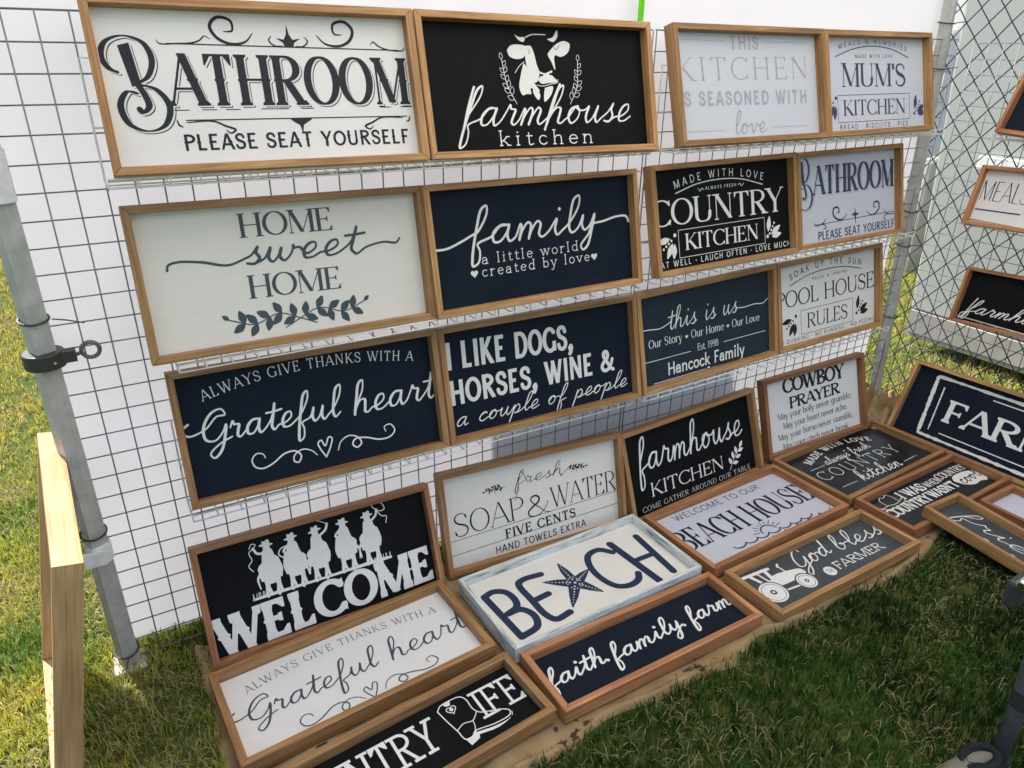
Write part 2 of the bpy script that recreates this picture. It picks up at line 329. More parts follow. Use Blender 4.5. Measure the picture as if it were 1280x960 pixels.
        me.update(calc_edges=True); me.validate()
        return link(bpy.data.objects.new(name, me), parent, mat)

# ---- skeleton alphabet. V = stem, h = hairline, c = curve; two flags: serif at start / end (s), vertical beak (B)
X = .68
def ebowl(x0, y0, y1, w, n=12):
    r = (y1-y0)/2; rx = min(w*.62, r*1.1); return [(x0, y1), (x0+w-rx, y1)] + arc(x0+w-rx, (y0+y1)/2, rx, r, 88, -88, n) + [(x0+w-rx, y0), (x0, y0)]
G = {
'A': (.74, [('h', .03, 0, .36, 1, 's-'), ('V', .37, 1, .7, 0, '-s'), ('h', .14, .33, .57, .33, '--')]),
'B': (.66, [('V', .13, 0, .13, 1, 'ss'), ('c', ebowl(.13, .52, 1, .42), '--'), ('c', ebowl(.13, 0, .52, .48), '--')]),
'C': (.74, [('c', arc(.42, .5, .36, .5, 42, 318, 26), 'BB')]),
'D': (.76, [('V', .13, 0, .13, 1, 'ss'), ('c', ebowl(.13, 0, 1, .56, 18), '--')]),
'E': (.62, [('V', .13, 0, .13, 1, 'ss'), ('h', .13, 1, .55, 1, '-B'), ('h', .13, .51, .45, .51, '-M'), ('h', .13, 0, .58, 0, '-U')]),
'F': (.58, [('V', .13, 0, .13, 1, 'ss'), ('h', .13, 1, .55, 1, '-B'), ('h', .13, .5, .44, .5, '-M')]),
'G': (.8, [('c', arc(.42, .5, .36, .5, 42, 322, 26), 'B-'), ('V', .7, .06, .7, .44, '-s')]),
'H': (.78, [('V', .13, 0, .13, 1, 'ss'), ('V', .65, 0, .65, 1, 'ss'), ('h', .13, .51, .65, .51, '--')]),
'I': (.28, [('V', .14, 0, .14, 1, 'ss')]),
'J': (.5, [('V', .36, 1, .36, .2, 's-'), ('c', [(.36, .22), (.33, .06), (.2, 0), (.06, .1)], '--')]),
'K': (.74, [('V', .13, 0, .13, 1, 'ss'), ('h', .15, .4, .6, 1, '-s'), ('V', .28, .55, .66, 0, '-s')]),
'L': (.58, [('V', .13, 0, .13, 1, 'ss'), ('h', .13, 0, .54, 0, '-U')]),
'M': (.92, [('h', .1, 0, .1, 1, 's-'), ('V', .12, 1, .46, .04, 's-'), ('h', .46, .02, .8, 1, '--'), ('V', .8, 1, .8, 0, 'ss')]),
'N': (.8, [('h', .12, 0, .12, 1, 's-'), ('V', .12, 1, .67, .02, 's-'), ('h', .67, 0, .67, 1, '-s')]),
'O': (.82, [('c', arc(.41, .5, .35, .5, 90, 450, 36), '--')]),
'P': (.62, [('V', .13, 0, .13, 1, 'ss'), ('c', ebowl(.13, .45, 1, .46), '--')]),
'Q': (.82, [('c', arc(.41, .5, .35, .5, 90, 450, 36), '--'), ('V', .45, .2, .72, -.14, '--')]),
'R': (.72, [('V', .13, 0, .13, 1, 'ss'), ('c', ebowl(.13, .48, 1, .45), '--'), ('V', .33, .48, .63, 0, '-s')]),
'S': (.6, [('s', [(.51, .78), (.46, .93), (.3, 1), (.13, .93), (.08, .76), (.16, .6), (.32, .51), (.47, .41), (.53, .25), (.46, .07), (.29, 0), (.12, .06), (.06, .22)], 'BB')]),
'T': (.68, [('V', .34, 0, .34, 1, 's-'), ('h', .04, 1, .64, 1, 'BB')]),
'U': (.78, [('V', .13, 1, .13, .33, 's-'), ('c', [(.13, .36), (.15, .14), (.25, .02), (.39, 0), (.53, .03), (.62, .15), (.64, .36)], '--'), ('h', .64, .33, .64, 1, '-s')]),
'V': (.74, [('V', .05, 1, .37, 0, 's-'), ('h', .38, .02, .68, 1, '-s')]),
'W': (1.08, [('V', .05, 1, .32, 0, 's-'), ('h', .33, .02, .54, .96, '--'), ('V', .5, 1, .76, 0, 's-'), ('h', .77, .02, 1.02, 1, '-s')]),
'X': (.72, [('V', .08, 1, .64, 0, 'ss'), ('h', .08, 0, .62, 1, 'ss')]),
'Y': (.72, [('V', .06, 1, .36, .45, 's-'), ('h', .37, .45, .66, 1, '-s'), ('V', .36, .5, .36, 0, '-s')]),
'Z': (.66, [('h', .08, 1, .6, 1, 'B-'), ('V', .58, .98, .08, .02, '--'), ('h', .06, 0, .6, 0, '-U')]),
'&': (.86, [('s', [(.8, .55), (.7, .3), (.5, .06), (.28, 0), (.1, .1), (.08, .3), (.24, .48), (.44, .64), (.5, .82), (.42, .97), (.28, .98), (.2, .84), (.28, .64), (.5, .34), (.66, .1), (.84, .0)], '--')]),
',': (.24, [('d', .12, .06), ('c', [(.14, .06), (.12, -.08), (.05, -.16)], '--')]), '.': (.24, [('d', .1, .06)]), '•': (.3, [('d', .15, .45)]), "'": (.2, [('V', .1, 1, .1, .74, '--')]), ' ': (.34, []),
'♥': (.6, [('H', .3, .35)]),
'1': (.4, [('V', .22, 1, .22, 0, '-s'), ('h', .08, .84, .22, 1, '--')]),
'9': (.6, [('c', arc(.3, .7, .22, .3, 0, 360, 20), '--'), ('c', [(.52, .7), (.5, .35), (.38, .08), (.14, 0)], '--')]),
'8': (.6, [('c', arc(.3, .75, .2, .25, 0, 360, 18), '--'), ('c', arc(.3, .26, .24, .26, 0, 360, 18), '--')]),
'a': (.58, [('c', [(.08, .52), (.16, .65), (.3, X), (.42, .6), (.44, .44)], '--'), ('V', .44, .48, .44, 0, '-s'), ('c', [(.44, .4), (.26, .38), (.08, .28), (.07, .1), (.2, 0), (.34, .04), (.44, .16)], '--')]),
'b': (.62, [('V', .11, 1.05, .11, 0, 's-'), ('c', arc(.32, .34, .22, .34, 160, -160, 20), '--')]),
'c': (.54, [('c', arc(.3, .34, .23, .34, 45, 320, 20), '--')]),
'd': (.64, [('V', .52, 1.05, .52, 0, 'ss'), ('c', arc(.3, .34, .22, .34, 20, 340, 20), '--')]),
'e': (.56, [('h', .08, .37, .5, .37, '--'), ('c', arc(.3, .34, .23, .34, 8, 318, 20), '--')]),
'f': (.42, [('V', .17, .86, .17, 0, '-s'), ('c', [(.17, .84), (.2, .99), (.3, 1.05), (.42, .98)], '--'), ('h', .04, .64, .38, .64, '--')]),
'g': (.62, [('V', .52, X, .52, -.1, 's-'), ('c', arc(.3, .34, .22, .34, 20, 340, 20), '--'), ('c', [(.52, -.08), (.46, -.26), (.3, -.33), (.1, -.24)], '--')]),
'h': (.64, [('V', .11, 1.05, .11, 0, 'ss'), ('c', [(.11, .42), (.18, .6), (.33, X), (.47, .62), (.5, .44)], '--'), ('V', .5, .48, .5, 0, '-s')]),
'i': (.3, [('V', .14, X, .14, 0, 'ss'), ('d', .14, .9)]),
'k': (.6, [('V', .11, 1.05, .11, 0, 'ss'), ('h', .13, .26, .48, .66, '-s'), ('V', .24, .38, .52, 0, '-s')]),
'l': (.28, [('V', .13, 1.05, .13, 0, 'ss')]),
'm': (.96, [('V', .11, X, .11, 0, 'ss'), ('c', [(.11, .42), (.18, .6), (.3, X), (.42, .62), (.46, .44)], '--'), ('V', .46, .48, .46, 0, '-s'), ('c', [(.46, .42), (.53, .6), (.66, X), (.78, .62), (.82, .44)], '--'), ('V', .82, .48, .82, 0, '-s')]),
'n': (.64, [('V', .11, X, .11, 0, 'ss'), ('c', [(.11, .42), (.18, .6), (.33, X), (.47, .62), (.5, .44)], '--'), ('V', .5, .48, .5, 0, '-s')]),
'o': (.6, [('c', arc(.3, .34, .24, .34, 90, 450, 26), '--')]),
'p': (.62, [('V', .11, X, .11, -.32, 'ss'), ('c', arc(.32, .34, .22, .34, 160, -160, 20), '--')]),
'r': (.46, [('V', .11, X, .11, 0, 'ss'), ('c', [(.11, .38), (.18, .58), (.3, X), (.42, .64)], '--')]),
's': (.48, [('s', [(.4, .54), (.34, .66), (.22, X), (.1, .6), (.1, .46), (.22, .37), (.36, .29), (.41, .15), (.33, .02), (.2, 0), (.08, .05), (.05, .15)], '--')]),
't': (.4, [('V', .17, .88, .17, .12, '--'), ('c', [(.17, .14), (.2, .02), (.3, 0), (.4, .06)], '--'), ('h', .03, .64, .38, .64, '--')]),
'u': (.64, [('V', .11, X, .11, .24, 's-'), ('c', [(.11, .26), (.14, .06), (.26, 0), (.4, .05), (.5, .24)], '--'), ('V', .5, X, .5, 0, 'ss')]),
'v': (.58, [('V', .05, X, .28, 0, 's-'), ('h', .29, .02, .52, X, '-s')]),
'w': (.84, [('V', .05, X, .24, 0, 's-'), ('h', .25, .02, .41, X, '--'), ('V', .41, X, .6, 0, 's-'), ('h', .61, .02, .79, X, '-s')]),
'y': (.58, [('V', .05, X, .28, 0, 's-'), ('h', .52, X, .28, 0, 's-'), ('c', [(.28, 0), (.22, -.22), (.1, -.32), (.02, -.28)], '--')]),
}
def glyph(art, ch, O, ex, ey, k):
    """O origin mm, ex / ey unit advance vectors (mm per em unit)"""
    H_ = math.hypot(*ey); th = k['thick']*H_; tn = k['thin']*H_; sl = k['serif']*H_; st = max(tn, k.get('slab', tn/H_)*H_)
    uy = (ey[0]/H_, ey[1]/H_); ux = (uy[1], -uy[0])
    def P(u, v, dy=0.0): return (O[0]+ex[0]*u+ey[0]*v+uy[0]*dy, O[1]+ex[1]*u+ey[1]*v+uy[1]*dy)
    def off(p, a, b): return (p[0]+ux[0]*a+uy[0]*b, p[1]+ux[1]*a+uy[1]*b)
    for g in G[ch][1]:
        if g[0] == 'd': art.disc(*P(g[1], g[2]), max(th*.62, tn*.8)); continue
        if g[0] == 'H': heart(art, *P(g[1], g[2]), .5*H_); continue
        if g[0] in 'Vh':
            _, x0, y0, x1, y1, fl = g; wd = th if g[0] == 'V' else tn
            p, q = P(x0, y0), P(x1, y1); dx, dy = q[0]-p[0], q[1]-p[1]; L = math.hypot(dx, dy); du = (dx*uy[0]+dy*uy[1])/L
            if abs(du) < .3:      # horizontal bar, kept inside the cap height
                s_ = tn/2 if y0 < .02 else (-tn/2 if y0 > .98 else 0); p, q = off(p, 0, s_), off(q, 0, s_)
                art.poly([off(p, 0, -tn/2), off(q, 0, -tn/2), off(q, 0, tn/2), off(p, 0, tn/2)])
                if sl:
                    for e, c, sg in ((p, fl[0], 1), (q, fl[1], -1)):
                        b = .2*H_
                        if c == 'B': art.poly([off(e, 0, tn/2), off(e, 0, -b), off(e, sg*tn*.5, -b), off(e, sg*(tn*.6+b*.55), -tn/2), off(e, sg*b*.5, tn/2)])
                        if c == 'U': art.poly([off(e, 0, -tn/2), off(e, 0, b), off(e, sg*tn*.5, b), off(e, sg*(tn*.6+b*.55), tn/2), off(e, sg*b*.5, -tn/2)])
                        if c == 'M': art.poly([off(e, 0, b*.6), off(e, 0, -b*.6), off(e, sg*tn*.8, -b*.5), off(e, sg*b*.5, 0), off(e, sg*tn*.8, b*.5)])
            else:
                hw = wd/2/abs(du); art.poly([off(p, -hw, 0), off(q, -hw, 0), off(q, hw, 0), off(p, hw, 0)])
                if sl:
                    for e, c, up in ((p, fl[0], du > 0), (q, fl[1], du < 0)):
                        if c != 's': continue
                        a, b = (0, st) if up else (-st, 0); w_ = hw+sl
                        art.poly([off(e, -w_, a), off(e, w_, a), off(e, w_, b), off(e, -w_, b)])
                        if k.get('bracket'):
                            br = k['bracket']*H_; y_ = st if up else -st; sg = 1 if up else -1
                            art.poly([off(e, -w_*.9, y_), off(e, -hw-br*.25, y_+sg*br*.35), off(e, -hw, y_+sg*br), off(e, hw, y_+sg*br), off(e, hw+br*.25, y_+sg*br*.35), off(e, w_*.9, y_)])
                if k.get('spur') and g[0] == 'V' and abs(du) > .93:
                    c_ = ((p[0]+q[0])/2, (p[1]+q[1])/2); z = k['spur']*H_; art.poly([off(c_, -hw-z, 0), off(c_, -hw+.1, -z*1.3), off(c_, hw-.1, -z*1.3), off(c_, hw+z, 0), off(c_, hw-.1, z*1.3), off(c_, -hw+.1, z*1.3)])
            continue
        pts = g[1]; hi = 1 if ch.isupper() or ch in '&89' else 99
        sm = spline(pts, 4) if len(pts) < 17 else pts; ins = tn/2
        Q = [P(u, v, (ins if v < .25 else (-ins if v > (.85 if hi == 1 else .5) and v < 1.06 else 0)) if (hi == 1 or v > -.02) else 0) for u, v in sm]
        if g[0] != 's' and len(pts) >= 17:   # smooth inset for full curves
            ym = [v for _, v in sm]; lo_, hi_ = min(ym), max(ym); Q = [P(u, v, ins*(1-2*(v-lo_)/(hi_-lo_))) for u, v in sm]
        if g[0] == 's':
            ym = [v for _, v in sm]; lo_, hi_ = min(ym), max(ym); Q = [P(u, v, ins*(1-2*(v-lo_)/(hi_-lo_))) for u, v in sm]
        n = len(Q); ws = []
        for i in range(n):
            a, b = Q[max(0, i-1)], Q[min(n-1, i+1)]; d = (b[0]-a[0], b[1]-a[1]); L = math.hypot(*d)+1e-9
            if g[0] == 's': ws.append(tn+(th-tn)*math.sin(math.pi*i/(n-1))**2.2)
            else: ws.append(tn+(th-tn)*abs((d[0]*uy[0]+d[1]*uy[1])/L)**1.6)
        art.stroke(Q, ws)
        if sl and ch.isupper():
            for e, c, j in ((Q[0], g[2][0], 0), (Q[-1], g[2][1], -1)):
                if c == 'B':
                    sg = 1 if sm[j][1] > .5 else -1; sx = 1 if sm[j][0] > .4 else -1; b = .17*H_
                    art.poly([off(e, sx*tn*.6, sg*b*.9), off(e, sx*tn*.6, -sg*b*.55), off(e, -sx*tn*.6, -sg*b*.1), off(e, -sx*b*.45, sg*b*.55)])
def T(art, s, x0, y0, x1, y1, h, thick=.1, thin=.1, serif=0.0, track=0.0, arcm=None, **k):
    """text s of cap height h fitted between (x0,y0) and (x1,y1); arcm = a third point the baseline bends through"""
    k.update(thick=thick, thin=thin, serif=serif); adv = [G[c][0]+track for c in s]; tot = sum(adv)-track
    if arcm is None: mid = ((x0+x1)/2, (y0+y1)/2)
    else: mid = arcm
    c = (2*mid[0]-(x0+x1)/2, 2*mid[1]-(y0+y1)/2)
    def B(t): return ((1-t)**2*x0+2*t*(1-t)*c[0]+t*t*x1, (1-t)**2*y0+2*t*(1-t)*c[1]+t*t*y1)
    N = 60; pp = [B(i/N) for i in range(N+1)]; cl = [0]
    for a, b in zip(pp, pp[1:]): cl.append(cl[-1]+math.hypot(b[0]-a[0], b[1]-a[1]))
    sx = cl[-1]/tot; pos = 0.0
    for ch, a in zip(s, adv):
        w_ = G[ch][0]; d = (pos+w_/2)*sx; i = min(N-1, max(0, int(np.searchsorted(cl, d))-1)); f = (d-cl[i])/(cl[i+1]-cl[i])
        p, q = pp[i], pp[i+1]; m = (p[0]+(q[0]-p[0])*f, p[1]+(q[1]-p[1])*f); L = math.hypot(q[0]-p[0], q[1]-p[1]); tx = ((q[0]-p[0])/L, (q[1]-p[1])/L)
        if arcm is None: tx = (1, (y1-y0)/(x1-x0)*.9) if abs(y1-y0) < 25 else tx
        ex = (tx[0]*sx, tx[1]*sx); ey = (-tx[1]*h, tx[0]*h); O = (m[0]-ex[0]*w_/2, m[1]-ex[1]*w_/2); glyph(art, ch, O, ex, ey, k); pos += a
SERIF = dict(thick=.165, thin=.045, serif=.085)
BOOK = dict(thick=.115, thin=.05, serif=.07)
THIN = dict(thick=.075, thin=.03, serif=.06)
SLAB = dict(thick=.1, thin=.09, serif=.1)
TYPE = dict(thick=.085, thin=.075, serif=.1)
# joined-up script, one spline a word: units are x-heights
SC = {
'a': (1.05, [(.12,.45),(.38,.92),(.68,.95),(.42,.98),(.14,.55),(.22,.1),(.45,.08),(.68,.55),(.74,.95),(.72,.35),(.84,.03),(1.05,.2)]),
'b': (1.0, [(.25,.8),(.48,1.7),(.42,2.15),(.28,2.0),(.2,1.2),(.18,.3),(.4,.02),(.68,.3),(.66,.75),(.5,.8),(.62,.62),(.95,.7)]),
'c': (.85, [(.3,.75),(.6,.95),(.66,.82),(.48,.99),(.2,.7),(.18,.25),(.42,.02),(.85,.3)]),
'd': (1.1, [(.12,.45),(.38,.92),(.68,.95),(.42,.98),(.14,.55),(.22,.1),(.45,.08),(.7,.6),(.84,1.6),(.84,2.1),(.76,1.2),(.74,.3),(.88,.03),(1.1,.2)]),
'e': (.85, [(.3,.33),(.62,.68),(.56,1.0),(.34,.95),(.18,.5),(.28,.08),(.55,.05),(.85,.3)]),
'f': (.8, [(.3,.7),(.6,1.7),(.55,2.15),(.38,2.0),(.28,1.0),(.24,-.6),(.3,-1.1),(.5,-.95),(.5,-.3),(.38,.08),(.8,.35)]),
'g': (1.0, [(.12,.45),(.38,.92),(.68,.95),(.42,.98),(.14,.55),(.22,.1),(.45,.08),(.68,.55),(.74,.95),(.7,0),(.6,-.9),(.4,-1.1),(.25,-.85),(.55,-.2),(1.0,.3)]),
'h': (1.05, [(.25,.7),(.5,1.6),(.46,2.15),(.28,2.0),(.2,1.1),(.15,.02),(.2,.4),(.45,.92),(.64,.88),(.68,.5),(.7,.1),(.85,.03),(1.05,.25)]),
'i': (.62, [(.3,.95),(.28,.35),(.4,.02),(.62,.25)]),
'k': (.95, [(.25,.7),(.5,1.6),(.46,2.15),(.28,2.0),(.2,1.1),(.15,.02),(.2,.5),(.55,.97),(.62,.75),(.32,.5),(.5,.3),(.68,.03),(.95,.25)]),
'l': (.68, [(.3,.7),(.58,1.6),(.54,2.15),(.34,2.0),(.26,1.1),(.28,.3),(.42,.02),(.68,.28)]),
'm': (1.35, [(.15,.9),(.2,.8),(.18,.02),(.25,.5),(.45,.95),(.58,.8),(.56,.02),(.64,.5),(.85,.95),(.98,.8),(.97,.2),(1.1,.02),(1.35,.25)]),
'n': (.97, [(.15,.9),(.2,.8),(.18,.02),(.25,.5),(.48,.95),(.62,.8),(.62,.2),(.76,.02),(.97,.25)]),
'o': (.95, [(.15,.4),(.4,.95),(.5,.98),(.2,.85),(.13,.4),(.35,.02),(.65,.3),(.62,.8),(.42,.95),(.6,.76),(.95,.76)]),
'p': (1.0, [(.25,.95),(.22,.3),(.15,-1.1),(.22,-.2),(.3,.6),(.55,.97),(.75,.6),(.6,.1),(.38,.05),(.7,.05),(1.0,.25)]),
'r': (.92, [(.2,.75),(.3,1.12),(.38,.92),(.62,.85),(.6,.5),(.6,.15),(.72,.03),(.92,.25)]),
's': (.8, [(.3,.6),(.48,1.08),(.45,.75),(.62,.35),(.45,.02),(.2,.1),(.45,.05),(.8,.3)]),
't': (.72, [(.3,.8),(.42,1.75),(.38,.9),(.36,.25),(.5,.02),(.72,.28)]),
'u': (1.0, [(.15,.95),(.13,.35),(.28,.03),(.5,.25),(.66,.95),(.65,.3),(.8,.02),(1.0,.25)]),
'v': (.9, [(.15,.9),(.25,.5),(.4,.02),(.6,.5),(.68,.95),(.66,.8),(.9,.75)]),
'w': (1.25, [(.15,.95),(.15,.3),(.32,.03),(.5,.4),(.56,.85),(.56,.3),(.75,.03),(.98,.5),(1.0,.95),(1.02,.78),(1.25,.78)]),
'y': (.95, [(.15,.95),(.15,.4),(.3,.08),(.52,.35),(.66,.95),(.62,0),(.52,-.9),(.34,-1.1),(.22,-.85),(.5,-.2),(.95,.3)]),
'G': (1.35, [(1.1,1.7),(.95,2.1),(.55,1.95),(.22,1.1),(.3,.3),(.65,.15),(.98,.6),(1.12,1.05),(1.05,.2),(.88,-.6),(.6,-.95),(.45,-.65),(.85,-.1),(1.35,.2)]),
'-': (.6, [(.6, .75)]),
}
def script(art, s, x0, y0, x1, y1, xh, thick, thin, slant=.25, pre=(), post=(), yscale=1.0, wob=0.0):
    """each word of s is one continuous pen line; thick on down strokes. pre/post: extra points (mm) joined to first/last word"""
    words = s.split(' '); tot = sum(sum(SC[c][0] for c in w_ if c in SC) for w_ in words)+.75*(len(words)-1); sx = (x1-x0)/tot; pos = 0.0
    sl = (y1-y0)/(x1-x0)
    for wi, w_ in enumerate(words):
        pts = []; ext = []; dots = []
        for c in w_:
            if c == '.': dots.append((pos+.12, .08)); pos += .3; continue
            a, P = SC[c]; dy = wob*(random.random()-.5)
            pts += [(u+pos, v+dy) for u, v in P]
            if c == 't': ext.append([(pos+.02, 1.2), (pos+.4, 1.22), (pos+.8, 1.28)])
            if c == 'i': dots.append((pos+.36, 1.5))
            pos += a
        def mm(u, v): return (x0+u*sx+slant*v*xh, y0+(u*sx)*sl+v*xh*yscale)
        q = [mm(u, v) for u, v in pts]
        if wi == 0 and pre: q = list(pre)+q
        if wi == len(words)-1 and post: q = q[:-1]+list(post)
        q = spline(q, 7); n = len(q); ws = []
        for i in range(n):
            a, b = q[max(0, i-1)], q[min(n-1, i+1)]; dx, dy = b[0]-a[0], b[1]-a[1]; L = math.hypot(dx, dy)+1e-9; ws.append(thin+(thick-thin)*max(0, -dy/L)**.9)
        ws = [sum(ws[max(0, i-2):i+3])/len(ws[max(0, i-2):i+3]) for i in range(n)]
        art.stroke(q, ws)
        for e in ext: art.stroke(spline([mm(*p) for p in e], 5), thin*1.2)
        for d in dots: art.disc(*mm(*d), thick*.62)
        pos += .75
def heart(art, x, y, s_, outline=0.0, rot=0.0):
    P = []
    for i in range(28):
        a = 2*math.pi*i/28; u = 16*math.sin(a)**3; v = 13*math.cos(a)-5*math.cos(2*a)-2*math.cos(3*a)-math.cos(4*a); P.append((x+(u*math.cos(rot)-v*math.sin(rot))*s_/34, y+(u*math.sin(rot)+v*math.cos(rot))*s_/34))
    if outline: art.stroke(P+[P[0]], outline)
    else: art.poly(P)
def leaf(art, x, y, ang, L, wd, outline=0.0, cut=False):
    c, q = math.cos(R(ang)), math.sin(R(ang)); P = [(0, 0), (.2, .3), (.45, .5), (.75, .34), (1, 0), (.75, -.34), (.45, -.5), (.2, -.3)]; P = [(x+c*u*L-q*v*wd, y+q*u*L+c*v*wd) for u, v in P]
    P = spline(P+[P[0]], 4)
    if outline: art.stroke(P, outline)
    else: art.poly(P[:-1], cut)
def sprig(art, pts, w_, L, wd, n, outline=0.0, spread=42, tip=True):
    q = spline(pts, 8); art.stroke(q, w_); m = len(q)
    for k in range(n):
        i = int((.18+.78*k/n)*(m-1)); a = math.degrees(math.atan2(q[min(m-1, i+1)][1]-q[i][1], q[min(m-1, i+1)][0]-q[i][0])); f = 1-.3*k/n
        for sg in (1, -1): leaf(art, *q[min(m-1, i+(2 if sg < 0 else 0))], a+sg*spread, L*f, wd*f, outline)
    if tip: a = math.degrees(math.atan2(q[-1][1]-q[-2][1], q[-1][0]-q[-2][0])); leaf(art, *q[-1], a, L*.8, wd*.8, outline)
def fan(art, x, y, sg, s_, base=90):
    """fan of petals and dots in the corners of the kitchen signs"""
    for a, L in ((100, 1.0), (125, .85), (150, 1.0), (172, .9)):
        ang = 180-a if sg > 0 else a+90; c = (x+math.cos(R(ang))*s_*.3, y+math.sin(R(ang))*s_*.3)
        if L == 1.0 or a == 172: leaf(art, *c, ang, s_*.78*L, s_*.3)
        else:
            for k in range(4): art.disc(x+math.cos(R(ang))*s_*(.28+.2*k), y+math.sin(R(ang))*s_*(.25+.2*k), s_*.06)
    art.disc(x, y+s_*.08, s_*.09)
def swirls(art, L, Rr, w_):
    for P in (L, Rr): art.curve(P, w_, .45)

# ------------------------------------------------------------------ framed sign
# name: bottom-centre of the front face, yaw, tilt, roll, width, height (metres)
POSE = {
'bath': (0.432,-0.0367,1.145,-0.0231,0.2638,-0.0069,.633,.315), 'cow': (1.074,-0.0577,1.1396,-0.0233,0.2728,-0.0134,.648,.315),
'thisk': (1.7848,-0.0666,1.1385,0.0037,0.2918,-0.0021,.603,.315), 'mum': (2.3835,-0.0481,1.1371,0.0042,0.277,0.0037,.555,.315),
'home': (0.4273,-0.0669,0.7762,0.0195,0.2102,-0.0143,.633,.315), 'family': (1.0663,-0.0678,0.7723,0.0216,0.2206,-0.0063,.648,.315),
'country': (1.7488,-0.0625,0.7785,0.0047,0.2503,0.0086,.603,.315), 'bath2': (2.3596,-0.0394,0.7775,-0.0111,0.2517,0.0104,.555,.315),
'grat': (0.4451,-0.0707,0.4185,-0.0204,0.2438,-0.0073,.633,.315), 'dogs': (1.0947,-0.0711,0.4086,-0.0008,0.2381,-0.0105,.648,.315),
'this': (1.7291,-0.0679,0.4136,-0.0001,0.2085,0.0299,.603,.315), 'pool': (2.3424,-0.0516,0.4175,-0.0278,0.2289,0.027,.555,.315),
'F1': (0.405,-0.4404,0.0495,0.0588,1.5811,0.0004,.61,.289), 'F3': (1.0403,-0.4686,0.0623,0.0096,1.5851,0.0004,.613,.3),
'F4': (1.0528,-0.675,0.049,-0.0065,1.5831,0.0001,.617,.2), 'F5': (1.6876,-0.4728,0.0503,0.0308,1.5816,0.0,.612,.303),
'F6': (1.7092,-0.699,0.0497,0.0083,1.586,0.0002,.61,.204), 'F7': (2.3218,-0.4276,0.0496,0.052,1.574,0.0,.6,.306),
'F8': (2.3404,-0.6449,0.0501,0.0279,1.5776,0.0,.58,.206), 'F2': (0.4214,-0.6822,0.0528,0.0787,1.5589,-0.0001,.62,.2),
'welcome': (0.4052,-0.1412,0.0158,0.0034,0.3746,-0.0138,.61,.3), 'soap': (1.0296,-0.1413,0.0164,-0.0759,0.2544,-0.0037,.6,.305),
'fkitchen': (1.6535,-0.166,0.0143,0.033,0.3355,0.0238,.61,.305), 'cowboy': (2.3074,-0.1157,0.0158,-0.1148,0.2689,0.0709,.5,.305),
'r2': (2.7545,-0.482,0.8391,-1.569,0.2766,0.036,.62,.205), 'r1': (2.76,-0.5022,1.1239,-1.5739,0.3245,-0.0536,.62,.205),
'r3': (2.756,-0.5319,0.4919,-1.5677,0.2776,0.0533,.62,.205), 'farm': (2.6704,-0.7442,0.0203,-1.562,0.4019,0.0247,1.2,.3),
}
def pose_matrix(p):
    yaw, tilt, roll = p[3:6]; Rz = Matrix.Rotation(yaw, 3, 'Z'); Bm = Matrix(((1, 0, 0), (0, 0, -1), (0, 1, 0)))
    ct, st = math.cos(tilt), math.sin(tilt); Tm = Matrix(((1, 0, 0), (0, ct, st), (0, -st, ct))); return Rz @ Bm @ Tm @ Matrix.Rotation(roll, 3, 'Z')
REC = 0.026
def sign(key, label, board, frame='wood', face=0.0155, depth=0.036, name='framed_sign', pose=None, mat4=None, group=None, wh=None):
    p = POSE.get(key); W, H = wh or p[6:8]; root = empty(name, (0, 0, 0), label, 'sign', group)
    if mat4 is None:
        rm = pose_matrix(p); o = Vector(p[:3]); s = 1.0
        # rest every rack sign against its wire panel: pull it towards the viewer so that its back just clears the wires
        back = lambda s_: max((CAM+(o-CAM)*s_+rm @ Vector((x, y, -depth))*s_)[ax] for x in (-W/2, W/2) for y in (0, H))
        ax = 0 if key in ('r1', 'r2', 'r3', 'farm') else 1; lim = 2.81 if ax == 0 else -0.005
        if p[4] < 1:
            while back(s) > lim and s > .8: s -= 0.002
        mat4 = Matrix.Translation(CAM+(o-CAM)*s) @ rm.to_4x4() @ Matrix.Scale(s, 4)
    root.matrix_world = mat4
    fr = MB(); fw = face; hx = W/2; off = random.random()*9
    prof = [(0, 0), (0, -depth), (fw, -depth), (fw, 0)]          # (inset, z)
    cs = [(-hx, 0), (hx, 0), (hx, H), (-hx, H)]
    for e in range(4):
        (ax_, ay), (bx, by) = cs[e], cs[(e+1) % 4]; L = math.hypot(bx-ax_, by-ay); d = ((bx-ax_)/L, (by-ay)/L); nrm = (-d[1], d[0]); vs = []; uvs = []; g = .00025
        for end in (0, 1):
            for ins, z in prof:
                tlen = ins+g if end == 0 else L-ins-g; jz = z+(0.0004 if e % 2 and z == 0 else 0)
                vs.append((ax_+d[0]*tlen+nrm[0]*ins, ay+d[1]*tlen+nrm[1]*ins, jz))
        us = [0, .034, .05, .084, .1]; fs = []; fu = []
        for i in range(4):
            j = (i+1) % 4; fs.append((i, i+4, j+4, j)); uo = off+e*1.7; fu.append([(uo, us[i]+uo), (uo+L, us[i]+uo), (uo+L, us[i+1]+uo), (uo, us[i+1]+uo)])
        fs += [(0, 1, 2, 3), (7, 6, 5, 4)]; fu += [[(off, 0.0), (off, .03), (off+.01, .03), (off+.01, 0)]]*2
        fr.add(vs, fs, fu)
    bevel(fr.build('frame', frame, root), 0.0009, 2)
    pb = MB(); e = fw-0.0008; pb.box((-hx+e, e, -REC-0.006), (hx-e, H-e, -REC)); pb.build('panel', board, root)
    return root, W*1000, H*1000
def art(sg, ink, draw, name='lettering', res=0.75, face=0.016, z=0.0):
    root, W, H = sg; a = Art(W, H, res); draw(a); a.crop(face*1000+.5); return a.build(name, ink, root, -REC+0.0005+z, W/2000)

